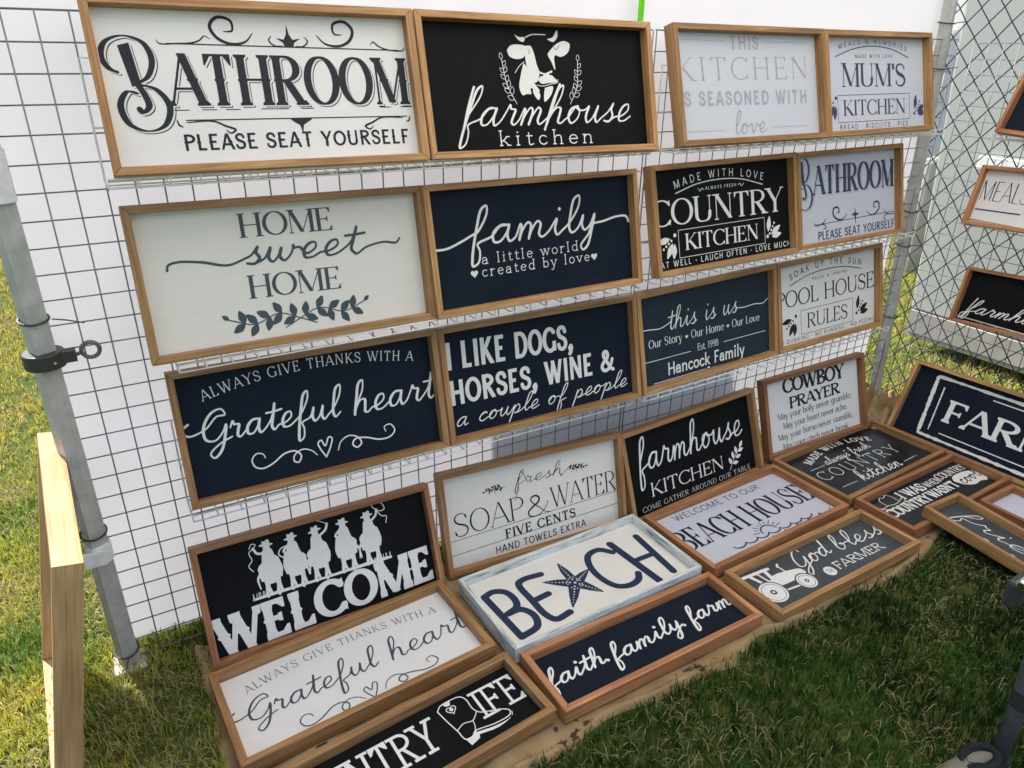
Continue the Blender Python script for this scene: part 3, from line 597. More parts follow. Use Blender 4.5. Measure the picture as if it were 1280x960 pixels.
# ------------------------------------------------------------------ the setting
def ground_mesh():
    b = MB(); n = 40; P = []
    for j in range(n+1):
        row = []
        for i in range(n+1):
            x = 120*((i/n-.5)*2)**3+1; y = 120*((j/n-.5)*2)**3; row.append((x, y, 0.0))
        P.append(row)
    b.grid(P); o = b.build('ground', 'ground'); o['kind'] = 'structure'; return o
ground_mesh()
def wave_sheet(name, mat, fn, nu, nv, parent=None):
    b = MB(); b.grid([[fn(i/nu, j/nv) for i in range(nu+1)] for j in range(nv+1)]); return b.build(name, mat, parent, True)
def wrinkle(u, v):
    return 0.008*math.sin(5*u+2.2*v+1)+0.006*math.sin(9*v-4*u)+0.004*math.sin(17*u+6*v)+0.002*math.sin(31*u-11*v)+0.006*math.exp(-((u-1.43-.02*math.sin(4*v))/.03)**2)-.006*abs(math.sin(2.1*u+1.3*v))**6
tent = empty('marquee', (-0.04, 0.05, 0), 'white fabric marquee wall and roof sheltering the sign display', 'marquee')
wave_sheet('side_wall', 'fabric', lambda u, v: (-.05+u*2.83, 0.012+wrinkle(u*2.8, v*2.3)*(0.4+1.2*v), 0.015+v*2.25), 120, 90, tent)
wave_sheet('roof', 'roof', lambda u, v: (-.15+u*3.1, -2.75+v*2.8, 2.27+0.55*min(v, 1-v)*1.2+wrinkle(u*3, v*3)), 40, 40, tent)
# aluminium legs of the marquee
def leg(x, y, w_, label, top=2.26, rz=45):
    r0 = empty('tent_pole', (x, y, 0), label, 'tent pole', 'aluminium poles of the marquee'); rot = Matrix.Rotation(R(rz), 3, 'Z'); b = MB(); h = w_/2; prof = []
    for s0, s1, ax in ((-1, 1, 0), (-1, 1, 1), (1, -1, 0), (1, -1, 1)):
        for t in np.linspace(0, 1, 6)[:-1]:
            k = s0+(s1-s0)*t; g = 1-(0.05 if (0.15 < t < .95 and int(t*10) % 4 == 0) else 0)
            prof.append(((k*h, -h*g), (h*g, k*h), (k*h, h*g), (-h*g, k*h))[(0 if ax == 0 and s0 < 0 else 1 if s0 < 0 else 2 if ax == 0 else 3)])
    n = len(prof); vs = [tuple(rot @ Vector((p[0], p[1], z))) for z in (0.012, top) for p in prof]
    b.add(vs, [(i, (i+1) % n, n+(i+1) % n, n+i) for i in range(n)]+[tuple(range(n))[::-1], tuple(range(n, 2*n))]); b.build('shaft', 'alu', r0)
    f = MB(); f.box((-.035, -.036, .0), (.036, .034, .011)); fo = f.build('foot_plate', 'stone', r0); bevel(fo, .004)
    return r0
lg = leg(-.071, .005, .036, 'aluminium tent pole with black clamp left of the wire panel', rz=25)
c = MB(); c.tube([(0, 0, .79), (0, 0, .822)], .037, 20); co = c.build('clamp_collar', 'blackplastic', lg); bevel(co, .003)
c = MB(); c.box((.02, -.02, .797), (.055, -.002, .82)); c.build('clamp_arm', 'blackplastic', lg)
c = MB(); c.tube([(.055, -.012, .809), (.066, -.013, .812)], .004, 8); c.tube([(.081+.016*math.cos(a), -.014, .815+.016*math.sin(a)) for a in np.linspace(0, 2*math.pi, 20)], .0042, 8, False); c.build('pull_ring', 'greytube', lg)
c = MB(); c.tube([(0.018, -.033, .806), (0.018, -.037, .806)], .003, 8); c.build('rivet', 'chrome', lg)
c = MB(); c.tube([(0, 0, 1.11), (0, 0, 1.2)], .027, 16); c.build('strap', 'velcro', lg)
c = MB(); c.tube([(0, 0, .318), (.001, 0, .362)], .0265, 16); c.box((-.03, -.034, .322), (.012, -.026, .357)); c.build('strap', 'velcro', lg)
leg(2.80, .012, .036, 'aluminium tent pole in the corner of the stall between the two wire panels', rz=20).rotation_euler = (0, R(-4.6), 0)
st = MB(); st.box((-.0085, -.002, 0), (.0085, .001, .75)); so_ = st.build('lime_strap', 'lime'); so_.location = (1.384, .035, 1.44); tag(so_, 'bright lime green strap hanging down the white fabric above the signs', 'strap')

# wire grid panels
def grid_panel(label, p0, ux, width, ztop, z0=.02, cell=.05, r=.00155, mat='grid'):
    o = empty('wire_grid_panel', p0, label, 'grid panel', 'wire grid panels of the stall'); ux = Vector(ux); nrm = ux.cross(Vector((0, 0, 1)))
    b = MB(); n = int(round(width/cell)); m = int(round((ztop-z0)/cell))
    for i in range(n+1):
        j = random.uniform(-.0012, .0012); b.tube([ux*(i*cell+j)+Vector((0, 0, z0)), ux*(i*cell)+Vector((0, 0, z0+.5*(ztop-z0)))+nrm*.001, ux*(i*cell-j)+Vector((0, 0, ztop))], r*1.25 if i in (0, n) else r, 6)
    b.build('upright_wires', mat, o, True); b = MB()
    for k in range(m+1):
        b.tube([Vector((0, 0, ztop-k*cell))+nrm*(-.0036), ux*width*.5+Vector((0, 0, ztop-k*cell))+nrm*(-.003), ux*width+Vector((0, 0, ztop-k*cell))+nrm*(-.0036)], r*1.2 if k in (0, m) else r, 6)
    b.build('cross_wires', mat, o, True); return o
grid_panel('grey wire grid panel behind the bathroom and family signs', (-.05, 0, 0), (1, 0, 0), 1.45, 1.42)
grid_panel('grey wire grid panel behind the kitchen and pool house signs', (1.412, 0, 0), (1, 0, 0), 1.35, 1.42)
grid_panel('grey wire grid panel along the right side of the stall', (2.825, -.02, 0), (0, -1, 0), 1.5, 1.41, r=.0013, mat='thinwire')

# chain link screen just outside the right-hand panel
def chain_link():
    o = empty('chain_link_fence', (2.86, .16, 0), 'dark coated chain link fence behind the right hand wire panel', 'fence'); b = MB(); px, pz = .076, .092; nx = 20; nz = 24
    for i in range(nx):
        pts = []
        for k in range(2*nz+1):
            sg = 1 if (k+i) % 2 else -1; jit = random.uniform(-.004, .004)
            pts.append((.002*sg, -(i*px/1+.0+(px/2)*(1 if k % 2 else 0)*(1)) + (0), .05+k*pz/2))
        b.tube(pts, .0026, 6)
        pts2 = [(-.002*(1 if k % 2 else -1), -((i+1)*px-(px/2)*(1 if k % 2 else 0)), .05+k*pz/2) for k in range(2*nz+1)]
        b.tube(pts2, .0026, 6)
    b.build('chain_mesh', 'chain', o)
    t = MB(); t.tube([(0, 0, 2.27), (0, -nx*px, 2.27)], .012, 10); t.build('top_rail', 'alu', o); t = MB(); t.tube([(0, -nx*px-.02, 0), (0, -nx*px-.02, 2.29)], .016, 12); t.build('fence_post', 'alu', o)
chain_link()

# white wire shelves that carry the signs
def shelf(label, x0, x1, z0, z1, depth=.105, axis='x', legz=.21):
    """x0..x1 run along the panel, z at both ends"""
    o = empty('wire_shelf', (0, 0, 0), label, 'wire shelf', 'white wire shelves on the panels'); L = x1-x0
    def Pt(u, d, dz): 
        z = z0+(z1-z0)*u/L+dz
        return (x0+u, -d, z) if axis == 'x' else (2.825-d, -(x0+u), z)
    b = MB(); r = .0017
    for d, dz in ((depth, .0), (depth, .016), (depth*.5, -.002), (.012, 0)): b.tube([Pt(0, d, dz), Pt(L*.5, d, dz-.001), Pt(L, d, dz)], r*1.25 if dz > .01 else r, 6)
    b.build('rails', 'whitewire', o, True); b = MB(); n = max(2, int(L/.05))
    for i in range(n+1):
        u = i*L/n; b.tube([Pt(u, .006, -.002), Pt(u, depth-.004, -.002), Pt(u, depth+.001, .002), Pt(u, depth+.0005, .017)], r, 5)
    b.tube([Pt(0, .006, -.002), Pt(L*.5, .006, -.002), Pt(L, .006, -.002)], r, 5); b.build('cross_wires', 'whitewire', o, True)
    for u in (0, L):
        b = MB(); s_ = .004 if u == 0 else -.004
        b.tube([Pt(u+s_*10, .012, legz), Pt(u, .012, legz), Pt(u, .012, legz*.5), Pt(u, .012, 0), Pt(u, depth, 0)], r*1.2, 6); b.tube([Pt(u+s_*12, .012, legz*.45), Pt(u, .012, legz*.45)], r*1.2, 6)
        b.build('end_bracket', 'whitewire', o, True)
    return o
shelf('white wire shelf under the large bathroom and cow signs', .10, 1.335, 1.136, 1.132)
shelf('white wire shelf under the two pale kitchen signs right of the top gap', 1.43, 2.62, 1.128, 1.128)
shelf('white wire shelf under the home and family signs', .155, 1.345, .770, .772)
shelf('white wire shelf under the black country kitchen sign and the smaller bathroom sign', 1.40, 2.60, .776, .782)
shelf('white wire shelf under the navy grateful heart and dogs signs', .125, 1.35, .418, .413)
shelf('white wire shelf under the slate family sign and the pool house sign', 1.40, 2.58, .408, .425)
shelf('white wire shelf under the dark sign at the top of the right panel', .20, .80, 1.118, 1.118, axis='y', depth=.085)
shelf('white wire shelf under the meals sign on the right panel', .20, .80, .836, .838, axis='y', depth=.085)
shelf('white wire shelf under the farmhouse sign on the right panel', .24, .86, .49, .50, axis='y', depth=.085)

# cable ties
def tie(label, pts, tail=None):
    b = MB(); b.tube(pts, .0024, 6)
    if tail: b.tube(tail, .0014, 5)
    o = b.build('cable_tie', 'blackplastic'); tag(o, label, 'cable tie', 'black cable ties'); return o
def ring(x, y, z, r_, dz=0): return [(x+r_*math.cos(a), y+r_*math.sin(a), z+dz*math.sin(a)) for a in np.linspace(0, 2*math.pi, 18)]
tie('black cable tie with a loose tail above the pole clamp', ring(-.071, .005, .888, .0262, .004), [(-.04, -.022, .892), (-.015, -.03, .888), (.012, -.03, .878)])
tie('black cable tie round the left pole just above its lower white strap', ring(-.071, .005, .392, .0262, .006), [(-.09, -.015, .388), (-.115, -.03, .39)])
tie('black cable tie at the foot of the left pole', ring(-.071, .005, .05, .0262, .008), [(-.07, -.026, .045), (-.085, -.06, .015), (-.1, -.075, .004)])
for i, z in enumerate((1.47, 1.33, .84, .71, .42)):
    tie(('highest black cable tie on the corner pole', 'black cable tie on the corner pole beside the smaller kitchen sign', 'thick black cable tie knotted on the corner pole beside the smaller bathroom sign', 'black cable tie on the corner pole above the pool house sign', 'lowest black cable tie on the corner pole')[i], ring(2.80-.0805*z, .012, z, .0262, .003), [(2.815-.0805*z, -.01, z), (2.83-.0805*z, -.04, z+.004)])

# ------------------------------------------------------------------ signs on the wall
ORN = lambda a, x, y, s, sg: a.curve([(x, y), (x+sg*s*.9, y+s*.05), (x+sg*s*1.1, y+s*.5), (x+sg*s*.75, y+s*.62), (x+sg*s*.68, y+s*.35)], s*.16, .7)
def ornB(a, x, y, sx, sy, k=1.0):
    P = lambda L: [(x+u*sx, y+v*sy) for u, v in L]
    def cal(L, th, tn):
        q = spline(P(L), 8); ws = []
        for i in range(len(q)):
            p0, p1 = q[max(0, i-1)], q[min(len(q)-1, i+1)]; dx, dy = p1[0]-p0[0], p1[1]-p0[1]; ws.append(tn+(th-tn)*(abs(dy)/(math.hypot(dx, dy)+1e-9))**1.3)
        ws[0] = ws[-1] = tn; a.stroke(q, ws)
    cal([(.24, .62), (.1, .66), (.0, .78), (.1, .93), (.42, 1.0), (.74, .93), (.84, .76), (.72, .58), (.5, .5)], 11*k, 2.6*k)
    cal([(.5, .5), (.82, .44), (1.0, .26), (.86, .06), (.55, .0), (.25, .08), (.16, .28), (.32, .42), (.5, .4)], 12*k, 2.6*k)
    a.poly(P([(.3, .9), (.5, .93), (.58, .5), (.42, .47)])); cal([(.5, .52), (.62, .36), (.64, .26), (.52, .2), (.46, .24)], 12*k, 3*k)
def d_bath(a):
    t = Art(633, 315, .7)
    ornB(t, 20, 82, 100, 170); T(t, 'ATHROOM', 124, 127, 611, 124, 96, thick=.16, thin=.045, serif=.045, bracket=.05, spur=.028, track=.05)
    t.inline(3.2, 1.1) if False else None
    t.drop(4.5, -4.5, 1.3, 1.5); a.merge(t)
    for x0, x1 in ((128, 208), (222, 270), (285, 330)): pass
    for x in (128, 178, 222, 290, 318, 370, 540, 588): a.line(x, 119, x+26, 118.8, 1.6)
    a.line(135, 240, 600, 236, 2.2); a.line(145, 100, 600, 99, 2.2)
    a.curve([(118, 246), (122, 240), (150, 240), (180, 242), (195, 247), (205, 255), (214, 250)], 3, .6); a.curve([(614, 242), (610, 236), (575, 237), (555, 244), (545, 252), (538, 246)], 3, .6)
    for x, sg in ((250, -1), (470, 1)):
        a.curve([(x-sg*46, 262), (x-sg*30, 246), (x, 242), (x+sg*24, 254), (x+sg*32, 274), (x+sg*16, 290), (x-sg*8, 284), (x-sg*8, 266), (x+sg*8, 264)], 6.5, .75)
    a.poly([(365, 282), (368, 262), (374, 252), (390, 255), (376, 246), (374, 238), (356, 238), (354, 246), (340, 255), (356, 252), (362, 262)])
    a.curve([(352, 240), (336, 240), (326, 250), (332, 258)], 3, .6); a.curve([(378, 240), (394, 240), (404, 250), (398, 258)], 3, .6)
    a.poly([(366, 70), (362, 86), (352, 92), (344, 98), (390, 98), (380, 92), (370, 86)])
    for x, sg in ((215, 1), (520, -1)): a.curve([(x-sg*70, 96), (x-sg*20, 97), (x, 88), (x+sg*18, 80), (x+sg*8, 74), (x, 80)], 4, .6)
    a.curve([(128, 101), (131, 91), (137, 88)], 3.4, .5); a.curve([(607, 99), (604, 90), (598, 88)], 3.4, .5)
    T(a, 'PLEASE SEAT YOURSELF', 133, 43, 599, 41, 31, thick=.17, thin=.14, serif=.0, spur=.05, track=.12)
s = sign('bath', 'large white bathroom sign with ornate black lettering, top left of the wall', 'white'); art(s, 'ink_black', d_bath, res=.7)

def d_cow(a):
    A_ = lambda X_, Y_: (234+.704*(X_-427)-.083*(Y_-200), 243+.0208*(X_-427)-.58*(Y_-200)); Pz = lambda L: [A_(*p) for p in L]; sm = lambda L: spline(Pz(L+[L[0]]), 5)[:-1]
    for L in ([(427,200),(440,182),(468,178),(500,186),(503,205),(492,228),(462,234),(436,222)], [(500,183),(518,184),(532,212),(545,258),(556,288),(550,322),(538,328),(518,298),(504,258),(498,220)],
              [(492,250),(503,262),(520,302),(540,334),(560,364),(522,350),(526,372),(508,372),(492,376),(478,345),(482,300)], [(540,338),(562,380),(555,398),(532,362)], [(580,350),(612,345),(608,375),(580,406),(577,375)],
              [(598,200),(620,178),(650,165),(676,176),(672,208),(642,228),(616,222),(620,280),(602,244),(588,218)], [(453,138),(470,149),(495,152),(490,168),(470,160)], [(583,157),(606,150),(622,122),(626,145),(610,168),(592,163)],
              [(553,282),(576,292),(608,282),(606,298),(630,326),(592,331),(566,333),(553,318),(562,300)]): a.poly(sm(L))
    for x, y in ((566, 299), (602, 296)): a.ell(*A_(x, y), 4.5, 2.8, True)
    a.stroke(spline(Pz([(548, 338), (572, 343), (600, 336), (630, 330), (632, 318)]), 5), 1.6); a.stroke(spline(Pz([(498, 150), (522, 140), (575, 140)]), 5), 2.4); a.stroke(spline(Pz([(460, 288), (476, 262), (494, 245)]), 5), 1.6)
    a.stroke(spline(Pz([(508, 196), (514, 206), (512, 214)]), 4), 1.5, True); a.stroke(spline(Pz([(612, 190), (620, 200), (634, 182)]), 4), 1.5, True)
    for P in ([(247, 122), (226, 165), (217, 222)], [(399, 121), (422, 160), (431, 222)]): sprig(a, P, 1.4, 19, 11, 5, 1.2, 38)
    script(a, 'farmhouse', 88, 72, 575, 77, 42, 6.2, 3.6, .45, pre=[(136, 159), (110, 110), (66, 15), (56, 22), (78, 62), (90, 70)] if False else ())
    a.curve([(137, 160), (118, 118), (100, 70)], 6); a.curve([(373, 168), (350, 130), (318, 62)], 5.5)
    T(a, 'kitchen', 188, 27, 459, 26, 34, **TYPE, track=.28)
s = sign('cow', 'black farmhouse kitchen sign with a white cow head, top row of the wall', 'black'); art(s, 'ink_white', d_cow)

def d_thisk(a):
    T(a, 'THIS', 229, 258, 343, 259, 37, thick=.17, thin=.17, track=.22); a.line(47, 281, 210, 280, 1.4); a.line(358, 280, 547, 280, 1.4)
    T(a, 'KITCHEN', 18, 173, 552, 179, 62, thick=.11, thin=.04, serif=.08, track=.14); T(a, 'IS SEASONED WITH', 22, 107, 538, 107, 40, thick=.19, thin=.19, track=.24)
    script(a, 'love', 218, 27, 352, 29, 30, 6, 3.6, .2); a.line(42, 40, 183, 40, 1.4); a.line(384, 42, 541, 42, 1.4)
s = sign('thisk', 'pale sign with faint grey kitchen lettering, top row right of the gap', 'coolwhite'); art(s, 'ink_faint', d_thisk, res=.9)
def kitchen_sign(a, k):
    T(a, *k['arc_t'][0:1], *k['arc'][0], *k['arc'][2], k['ah'], thick=.12, thin=.12, track=.42, arcm=k['arc'][1])
    q = k['ln']; a.curve(q, 3.0)
    if k.get('dots'):
        for p in spline(q, 14): a.disc(*p, 2.0)
    T(a, *k['small'], thick=.13, thin=.13, track=.35); T(a, *k['big'], **k.get('bigst', SERIF)); x0, y0, x1, y1 = k['box']
    for L in ((x0, y0, x1, y0), (x1, y0, x1, y1), (x1, y1, x0, y1), (x0, y1, x0, y0)): a.line(*L, 1.7)
    T(a, *k['mid'], **k.get('midst', SERIF)); T(a, *k['low'], thick=.12, thin=.12, track=.25); fan(a, *k['f1']); fan(a, *k['f2'])
def d_mum(a): kitchen_sign(a, dict(arc_t=['MEALS & MEMORIES'], arc=((95, 264), (266, 283), (447, 261)), ah=15, ln=[(77, 243), (165, 266), (264, 276), (365, 267), (458, 241)], small=('MADE WITH LOVE', 175, 239, 370, 240, 11), big=("MUM'S", 104, 152, 440, 150, 72), box=(81, 44, 458, 127), mid=('KITCHEN', 106, 64, 436, 63, 48), low=('BREAD • BISCUITS • PIES', 86, 22, 447, 22, 15), f1=(72, 114, -1, 62), f2=(484, 56, 1, 62)))
s = sign('mum', "pale blue-white sign reading MUM'S KITCHEN at the right end of the top row", 'coolwhite'); art(s, 'ink_indigo', d_mum, res=.9)

def d_home(a):
    T(a, 'HOME', 213, 234, 417, 233, 50, **SERIF); T(a, 'HOME', 212, 105, 418, 102, 50, **SERIF)
    script(a, 'sweet', 207, 177, 470, 178, 33, 7.6, 4.8, .3, pre=[(63, 183), (66, 193), (84, 198), (130, 193), (180, 181), (214, 190)], post=[(462, 175), (488, 188), (530, 195), (562, 191), (571, 200)])
    for sg in (1, -1):
        q = [(314-sg*35, 33), (314, 49), (314+sg*45, 66), (314+sg*100, 50), (314+sg*150, 66)]; q = spline(q, 8); a.stroke(q, 2.6); m = len(q)
        for k in range(5):
            i = int((.34+.13*k)*(m-1)); an = math.degrees(math.atan2(q[i+1][1]-q[i][1], q[i+1][0]-q[i][0]))
            for e in (1, -1): leaf(a, *q[i], an+e*52, 31, 17)
        leaf(a, *q[-1], 40 if sg > 0 else 140, 18, 10)
s = sign('home', 'cream home sweet home sign with grey lettering and a leafy sprig', 'cream'); art(s, 'ink_slate', d_home)

def d_family(a):
    script(a, 'family', 112, 160, 522, 164, 44, 7.4, 5.6, .25, pre=[(16, 162), (55, 162), (100, 176), (136, 190)], post=[(500, 178), (540, 184), (585, 192), (620, 190), (628, 176)])
    T(a, 'a little world', 148, 113, 448, 114, 26, **TYPE, track=.2); T(a, 'created by love', 145, 82, 484, 82, 26, **TYPE, track=.2)
    heart(a, 124, 93, 22); heart(a, 500, 92, 22)
s = sign('family', 'navy sign with the word family in flowing white script', 'navy'); art(s, 'ink_white', d_family)

def d_country(a): kitchen_sign(a, dict(arc_t=['MADE WITH LOVE'], arc=((105, 244), (289, 266), (474, 241)), ah=23, ln=[(108, 232), (190, 252), (286, 259), (380, 252), (470, 229)], dots=True, small=('ALWAYS FRESH', 226, 232, 355, 232, 10), big=('COUNTRY', 6, 142, 562, 138, 76), box=(107, 45, 472, 126), mid=('KITCHEN', 131, 65, 444, 62, 48), low=('EAT WELL • LAUGH OFTEN • LOVE MUCH', 14, 22, 590, 23, 18), f1=(93, 108, -1, 64), f2=(484, 60, 1, 64)))
def d_country2(a):
    d_country(a); a.curve([(196, 240), (204, 231), (212, 238), (220, 233)], 2.4, .4); a.curve([(362, 235), (370, 240), (378, 232), (388, 240)], 2.4, .4)
s = sign('country', 'black country kitchen sign with white lettering, second row of the wall', 'black'); art(s, 'ink_white', d_country2)

def d_bath2(a):
    t = Art(555, 315, .85); ornB(t, 14, 128, 84, 172, .85); T(t, 'ATHROOM', 104, 173, 534, 169, 96, thick=.165, thin=.045, serif=.04, bracket=.045, spur=.026, track=.05); t.drop(4.5, -4.5, 1.4, 1.5); a.merge(t)
    a.line(110, 74, 532, 80, 2.4)
    for x, sg in ((225, -1), (428, 1)): a.curve([(x-sg*50, 96), (x-sg*24, 80), (x, 82), (x+sg*22, 98), (x+sg*20, 120), (x-sg*2, 122), (x-sg*8, 106), (x+sg*6, 104)], 7, .7)
    a.poly([(318, 116), (321, 96), (340, 92), (323, 84), (320, 52), (315, 84), (296, 92), (314, 96)])
    for x, sg in ((150, 1), (490, -1)): a.curve([(x-sg*50, 82), (x-sg*40, 72), (x, 78), (x+sg*14, 92)], 4, .5); a.curve([(x-sg*14, 74), (x+sg*10, 68), (x+sg*12, 58), (x, 58)], 4, .5)
    T(a, 'PLEASE SEAT YOURSELF', 122, 20, 537, 22, 30, thick=.17, thin=.14, serif=0, spur=.05, track=.1)
s = sign('bath2', 'smaller white bathroom sign at the right end of the second row', 'coolwhite'); art(s, 'ink_indigo', d_bath2, res=.85)

def grateful(a, dy=0.0, kx=1.0, w_=1.0, sub=BOOK, top=None, ky=1.0):
    P = lambda L: [(x*kx, y*ky+dy) for x, y in L]
    T(a, 'ALWAYS GIVE THANKS WITH A', *(top[0]), *(top[2]), 25, arcm=top[1], track=.14, **sub)
    script(a, 'G', 40*kx, 136*ky+dy, 112*kx, 136*ky+dy, 36*ky, 6.4*w_, 4*w_, .12, pre=P([(26, 190), (10, 178), (22, 163), (60, 172), (88, 196)]))
    script(a, 'rateful', 98*kx, 138*ky+dy, 366*kx, 138*ky+dy, 36*ky, 6.6*w_, 4*w_, .2); script(a, 'heart', 395*kx, 132*ky+dy, 618*kx, 134*ky+dy, 39*ky, 6.8*w_, 4*w_, .18)
    a.curve(P([(170, 80), (164, 68), (152, 74), (152, 88), (168, 92), (180, 84)] if False else [(176, 76), (172, 86), (158, 90), (146, 78), (150, 60), (166, 52), (190, 58), (222, 76), (246, 76), (258, 62), (250, 47), (240, 52), (243, 66), (264, 76), (284, 68), (296, 54)]), 4*w_, .4)
    a.curve(P([(348, 54), (358, 74), (380, 84), (402, 74), (408, 58), (396, 50), (386, 60), (394, 72), (420, 70), (456, 57), (484, 58), (498, 72), (488, 90), (472, 86), (474, 74)]), 4*w_, .4)
    a.curve(P([(317, 44), (306, 66), (302, 82), (310, 88), (318, 72), (330, 92), (337, 88), (332, 70), (317, 44)]), 3.6*w_)
def d_grat(a): grateful(a, 0, 1, 1.0, dict(thick=.1, thin=.055, serif=.06), ((66, 236), (310, 267), (571, 240)))
s = sign('grat', 'navy grateful heart sign with white script on the wall above the cowboy welcome sign', 'navy'); art(s, 'ink_white', d_grat)

def d_dogs(a):
    T(a, 'I LIKE DOGS,', 24, 197, 424, 187, 74, thick=.165, thin=.15, track=.13); T(a, 'HORSES, WINE &', 24, 100, 566, 96, 68, thick=.17, thin=.155, track=.13)
    script(a, 'a couple of people', 26, 40, 610, 40, 24, 3.6, 2.8, .45)
s = sign('dogs', 'navy sign about dogs, horses and wine in bold white capitals', 'navy'); art(s, 'ink_white', d_dogs)

def d_this(a):
    script(a, 'this is us', 132, 178, 440, 180, 33, 4.8, 3, .18, pre=[(17, 196), (60, 194), (105, 190), (140, 200)], post=[(434, 192), (470, 190), (520, 192), (560, 188), (584, 200)])
    T(a, 'Our Story ♥ Our Home ♥ Our Love', 54, 134, 541, 131, 27, thick=.12, thin=.045, serif=.0, track=.03); T(a, 'Est. 1998', 254, 87, 347, 85, 23, thick=.1, thin=.05, serif=.03)
    a.line(33, 93, 225, 91, 2); a.line(371, 92, 568, 90, 2); T(a, 'Hancock Family', 124, 33, 466, 27, 42, thick=.13, thin=.13, track=.04)
    a.line(65, 19, 287, 18, 2); a.line(312, 17, 532, 14, 2); heart(a, 299, 19, 13)
s = sign('this', 'slate grey family sign with thin white script and a surname, third row of the wall', 'slate'); art(s, 'ink_white', d_this)

def d_pool(a): kitchen_sign(a, dict(arc_t=['SOAK UP THE SUN'], arc=((88, 243), (274, 272), (464, 245)), ah=23, ln=[(85, 226), (175, 250), (274, 258), (372, 253), (464, 233)], small=('RELAX & UNWIND', 200, 229, 385, 231, 10), big=('POOL HOUSE', 12, 149, 541, 152, 60), bigst=dict(thick=.12, thin=.05, serif=.07), box=(138, 41, 416, 128), mid=('RULES', 168, 60, 389, 58, 54), midst=dict(thick=.12, thin=.05, serif=.07), low=('NO DUNKING • NO RUNNING • NO PEEING', 16, 20, 540, 22, 15), f1=(112, 108, -1, 66), f2=(438, 62, 1, 66)))
s = sign('pool', 'white pool house rules sign at the right end of the third row', 'white'); art(s, 'ink_black', d_pool, res=.85)

# ------------------------------------------------------------------ signs leaning at the foot of the wall
def d_riders(a):
    gx = [172, 233, 294, 366, 433]
    for i, x in enumerate(gx):
        f = 1 if i % 2 == 0 else -1; hx = x+f*9
        a.ell(x, 182, 25, 27); a.ell(x-f*6, 200, 24, 16, rot=f*12)                               # chest and rump of the horse
        a.poly(spline([(hx+f*2, 214), (hx+f*12, 220), (hx+f*18, 203), (hx+f*20, 186), (hx+f*13, 180), (hx+f*5, 194), (hx-f*8, 202), (hx+f*2, 214)], 4)[:-1]); a.poly([(hx+f*6, 216), (hx+f*8, 226), (hx+f*12, 216)])
        for dx, k, L in ((-17, 3, 126), (-8, -5, 130), (8, 5, 124), (17, -3, 130)): a.stroke(spline([(x+dx*.8, 172), (x+dx+k, 152), (x+dx*1.05, L+6), (x+dx*1.1+2, L)], 4), [13-9*t/12 if t < 10 else 6 for t in range(13)])
        a.stroke(spline([(x-f*22, 190), (x-f*33, 176), (x-f*31, 150)], 5), [8-.5*t for t in range(11)])   # tail
        a.poly(spline([(x-18, 206), (x-15, 226), (x-10, 243), (x+10, 243), (x+15, 226), (x+18, 206), (x, 198), (x-18, 206)], 4)[:-1]); a.disc(x, 248, 8.5)
        for e in (-1, 1): a.stroke(spline([(x+e*12, 206), (x+e*25, 190), (x+e*22, 170)], 4), 8)
        a.ell(x, 255, 17, 3.4, rot=(-6, 5, 8, -4, 3)[i]); a.poly([(x-9, 255), (x-8, 267), (x-2, 264), (x+4, 268), (x+9, 266), (x+9, 255)])
        if i in (1, 3): a.stroke(spline([(x+f*10, 238), (x+f*22, 226), (x+f*10, 214)], 4), 6)
    a.stroke(spline([(160, 236), (148, 240), (141, 254)], 4), 6); a.curve([(141, 254), (130, 246), (134, 226), (124, 214), (132, 198)], 2.2); a.curve([(141, 254), (148, 262), (140, 266), (132, 256)], 2.2)
    a.stroke(spline([(445, 240), (458, 250), (462, 264)], 4), 6); a.curve([(462, 264), (452, 276), (464, 284), (480, 276), (484, 260), (470, 258), (462, 264), (474, 244), (486, 240), (482, 222)], 2.4)
    a.stroke(spline([(306, 240), (322, 250), (328, 264)], 4), 6); a.curve([(328, 264), (310, 276), (284, 286), (268, 284)], 1.8)
    a.curve([(218, 238), (204, 234), (198, 222), (208, 212), (214, 222)], 3)
    a.poly([(120, 126), (480, 124), (482, 130), (440, 134), (300, 131), (160, 134), (122, 131)])
    for x in range(118, 168, 5): a.stroke([(x, 127), (x+random.uniform(-5, 5), 138+random.random()*6)], 1.6)
    for x in range(425, 485, 5): a.stroke([(x, 127), (x+random.uniform(-5, 5), 137+random.random()*5)], 1.6)
def d_welcome(a): T(a, 'WELCOME', 20, 14, 592, 30, 98, thick=.22, thin=.13, serif=.03, bracket=.1, slab=.12, spur=.045, track=.05)
s = sign('welcome', 'black western welcome sign with five white cowboys riding horses, leaning below the wall', 'black', 'wood_red'); art(s, 'ink_white', d_riders, 'cowboy_motif'); art(s, 'ink_white', d_welcome)

def d_soap(a):
    script(a, 'fresh', 234, 212, 400, 214, 20, 3, 1.6, .35, post=[(392, 208), (410, 222), (432, 236)]); a.curve([(282, 214)]*1+[(262, 250), (244, 192), (236, 168)], 1.8)
    T(a, 'SOAP', 38, 103, 262, 109, 70, **THIN); T(a, 'WATER', 352, 114, 585, 118, 66, **THIN); T(a, '&', 268, 102, 348, 105, 66, thick=.09, thin=.035)
    a.line(20, 95, 583, 114, 1.5); a.line(20, 52, 583, 73, 1.5); T(a, 'FIVE CENTS', 194, 60, 432, 68, 29, thick=.2, thin=.1, serif=.04, track=.1); T(a, 'HAND TOWELS EXTRA', 158, 21, 465, 28, 23, thick=.13, thin=.13, track=.12)
    for x, y, sg in ((207, 217, -1), (415, 221, 1)): sprig(a, [(x, y), (x+sg*30, y+4), (x+sg*62, y)], 1.2, 14, 6, 5, 0, 42); [a.disc(x+sg*(14+9*k), y+(9 if k % 2 else -8), 1.8) for k in range(6)]
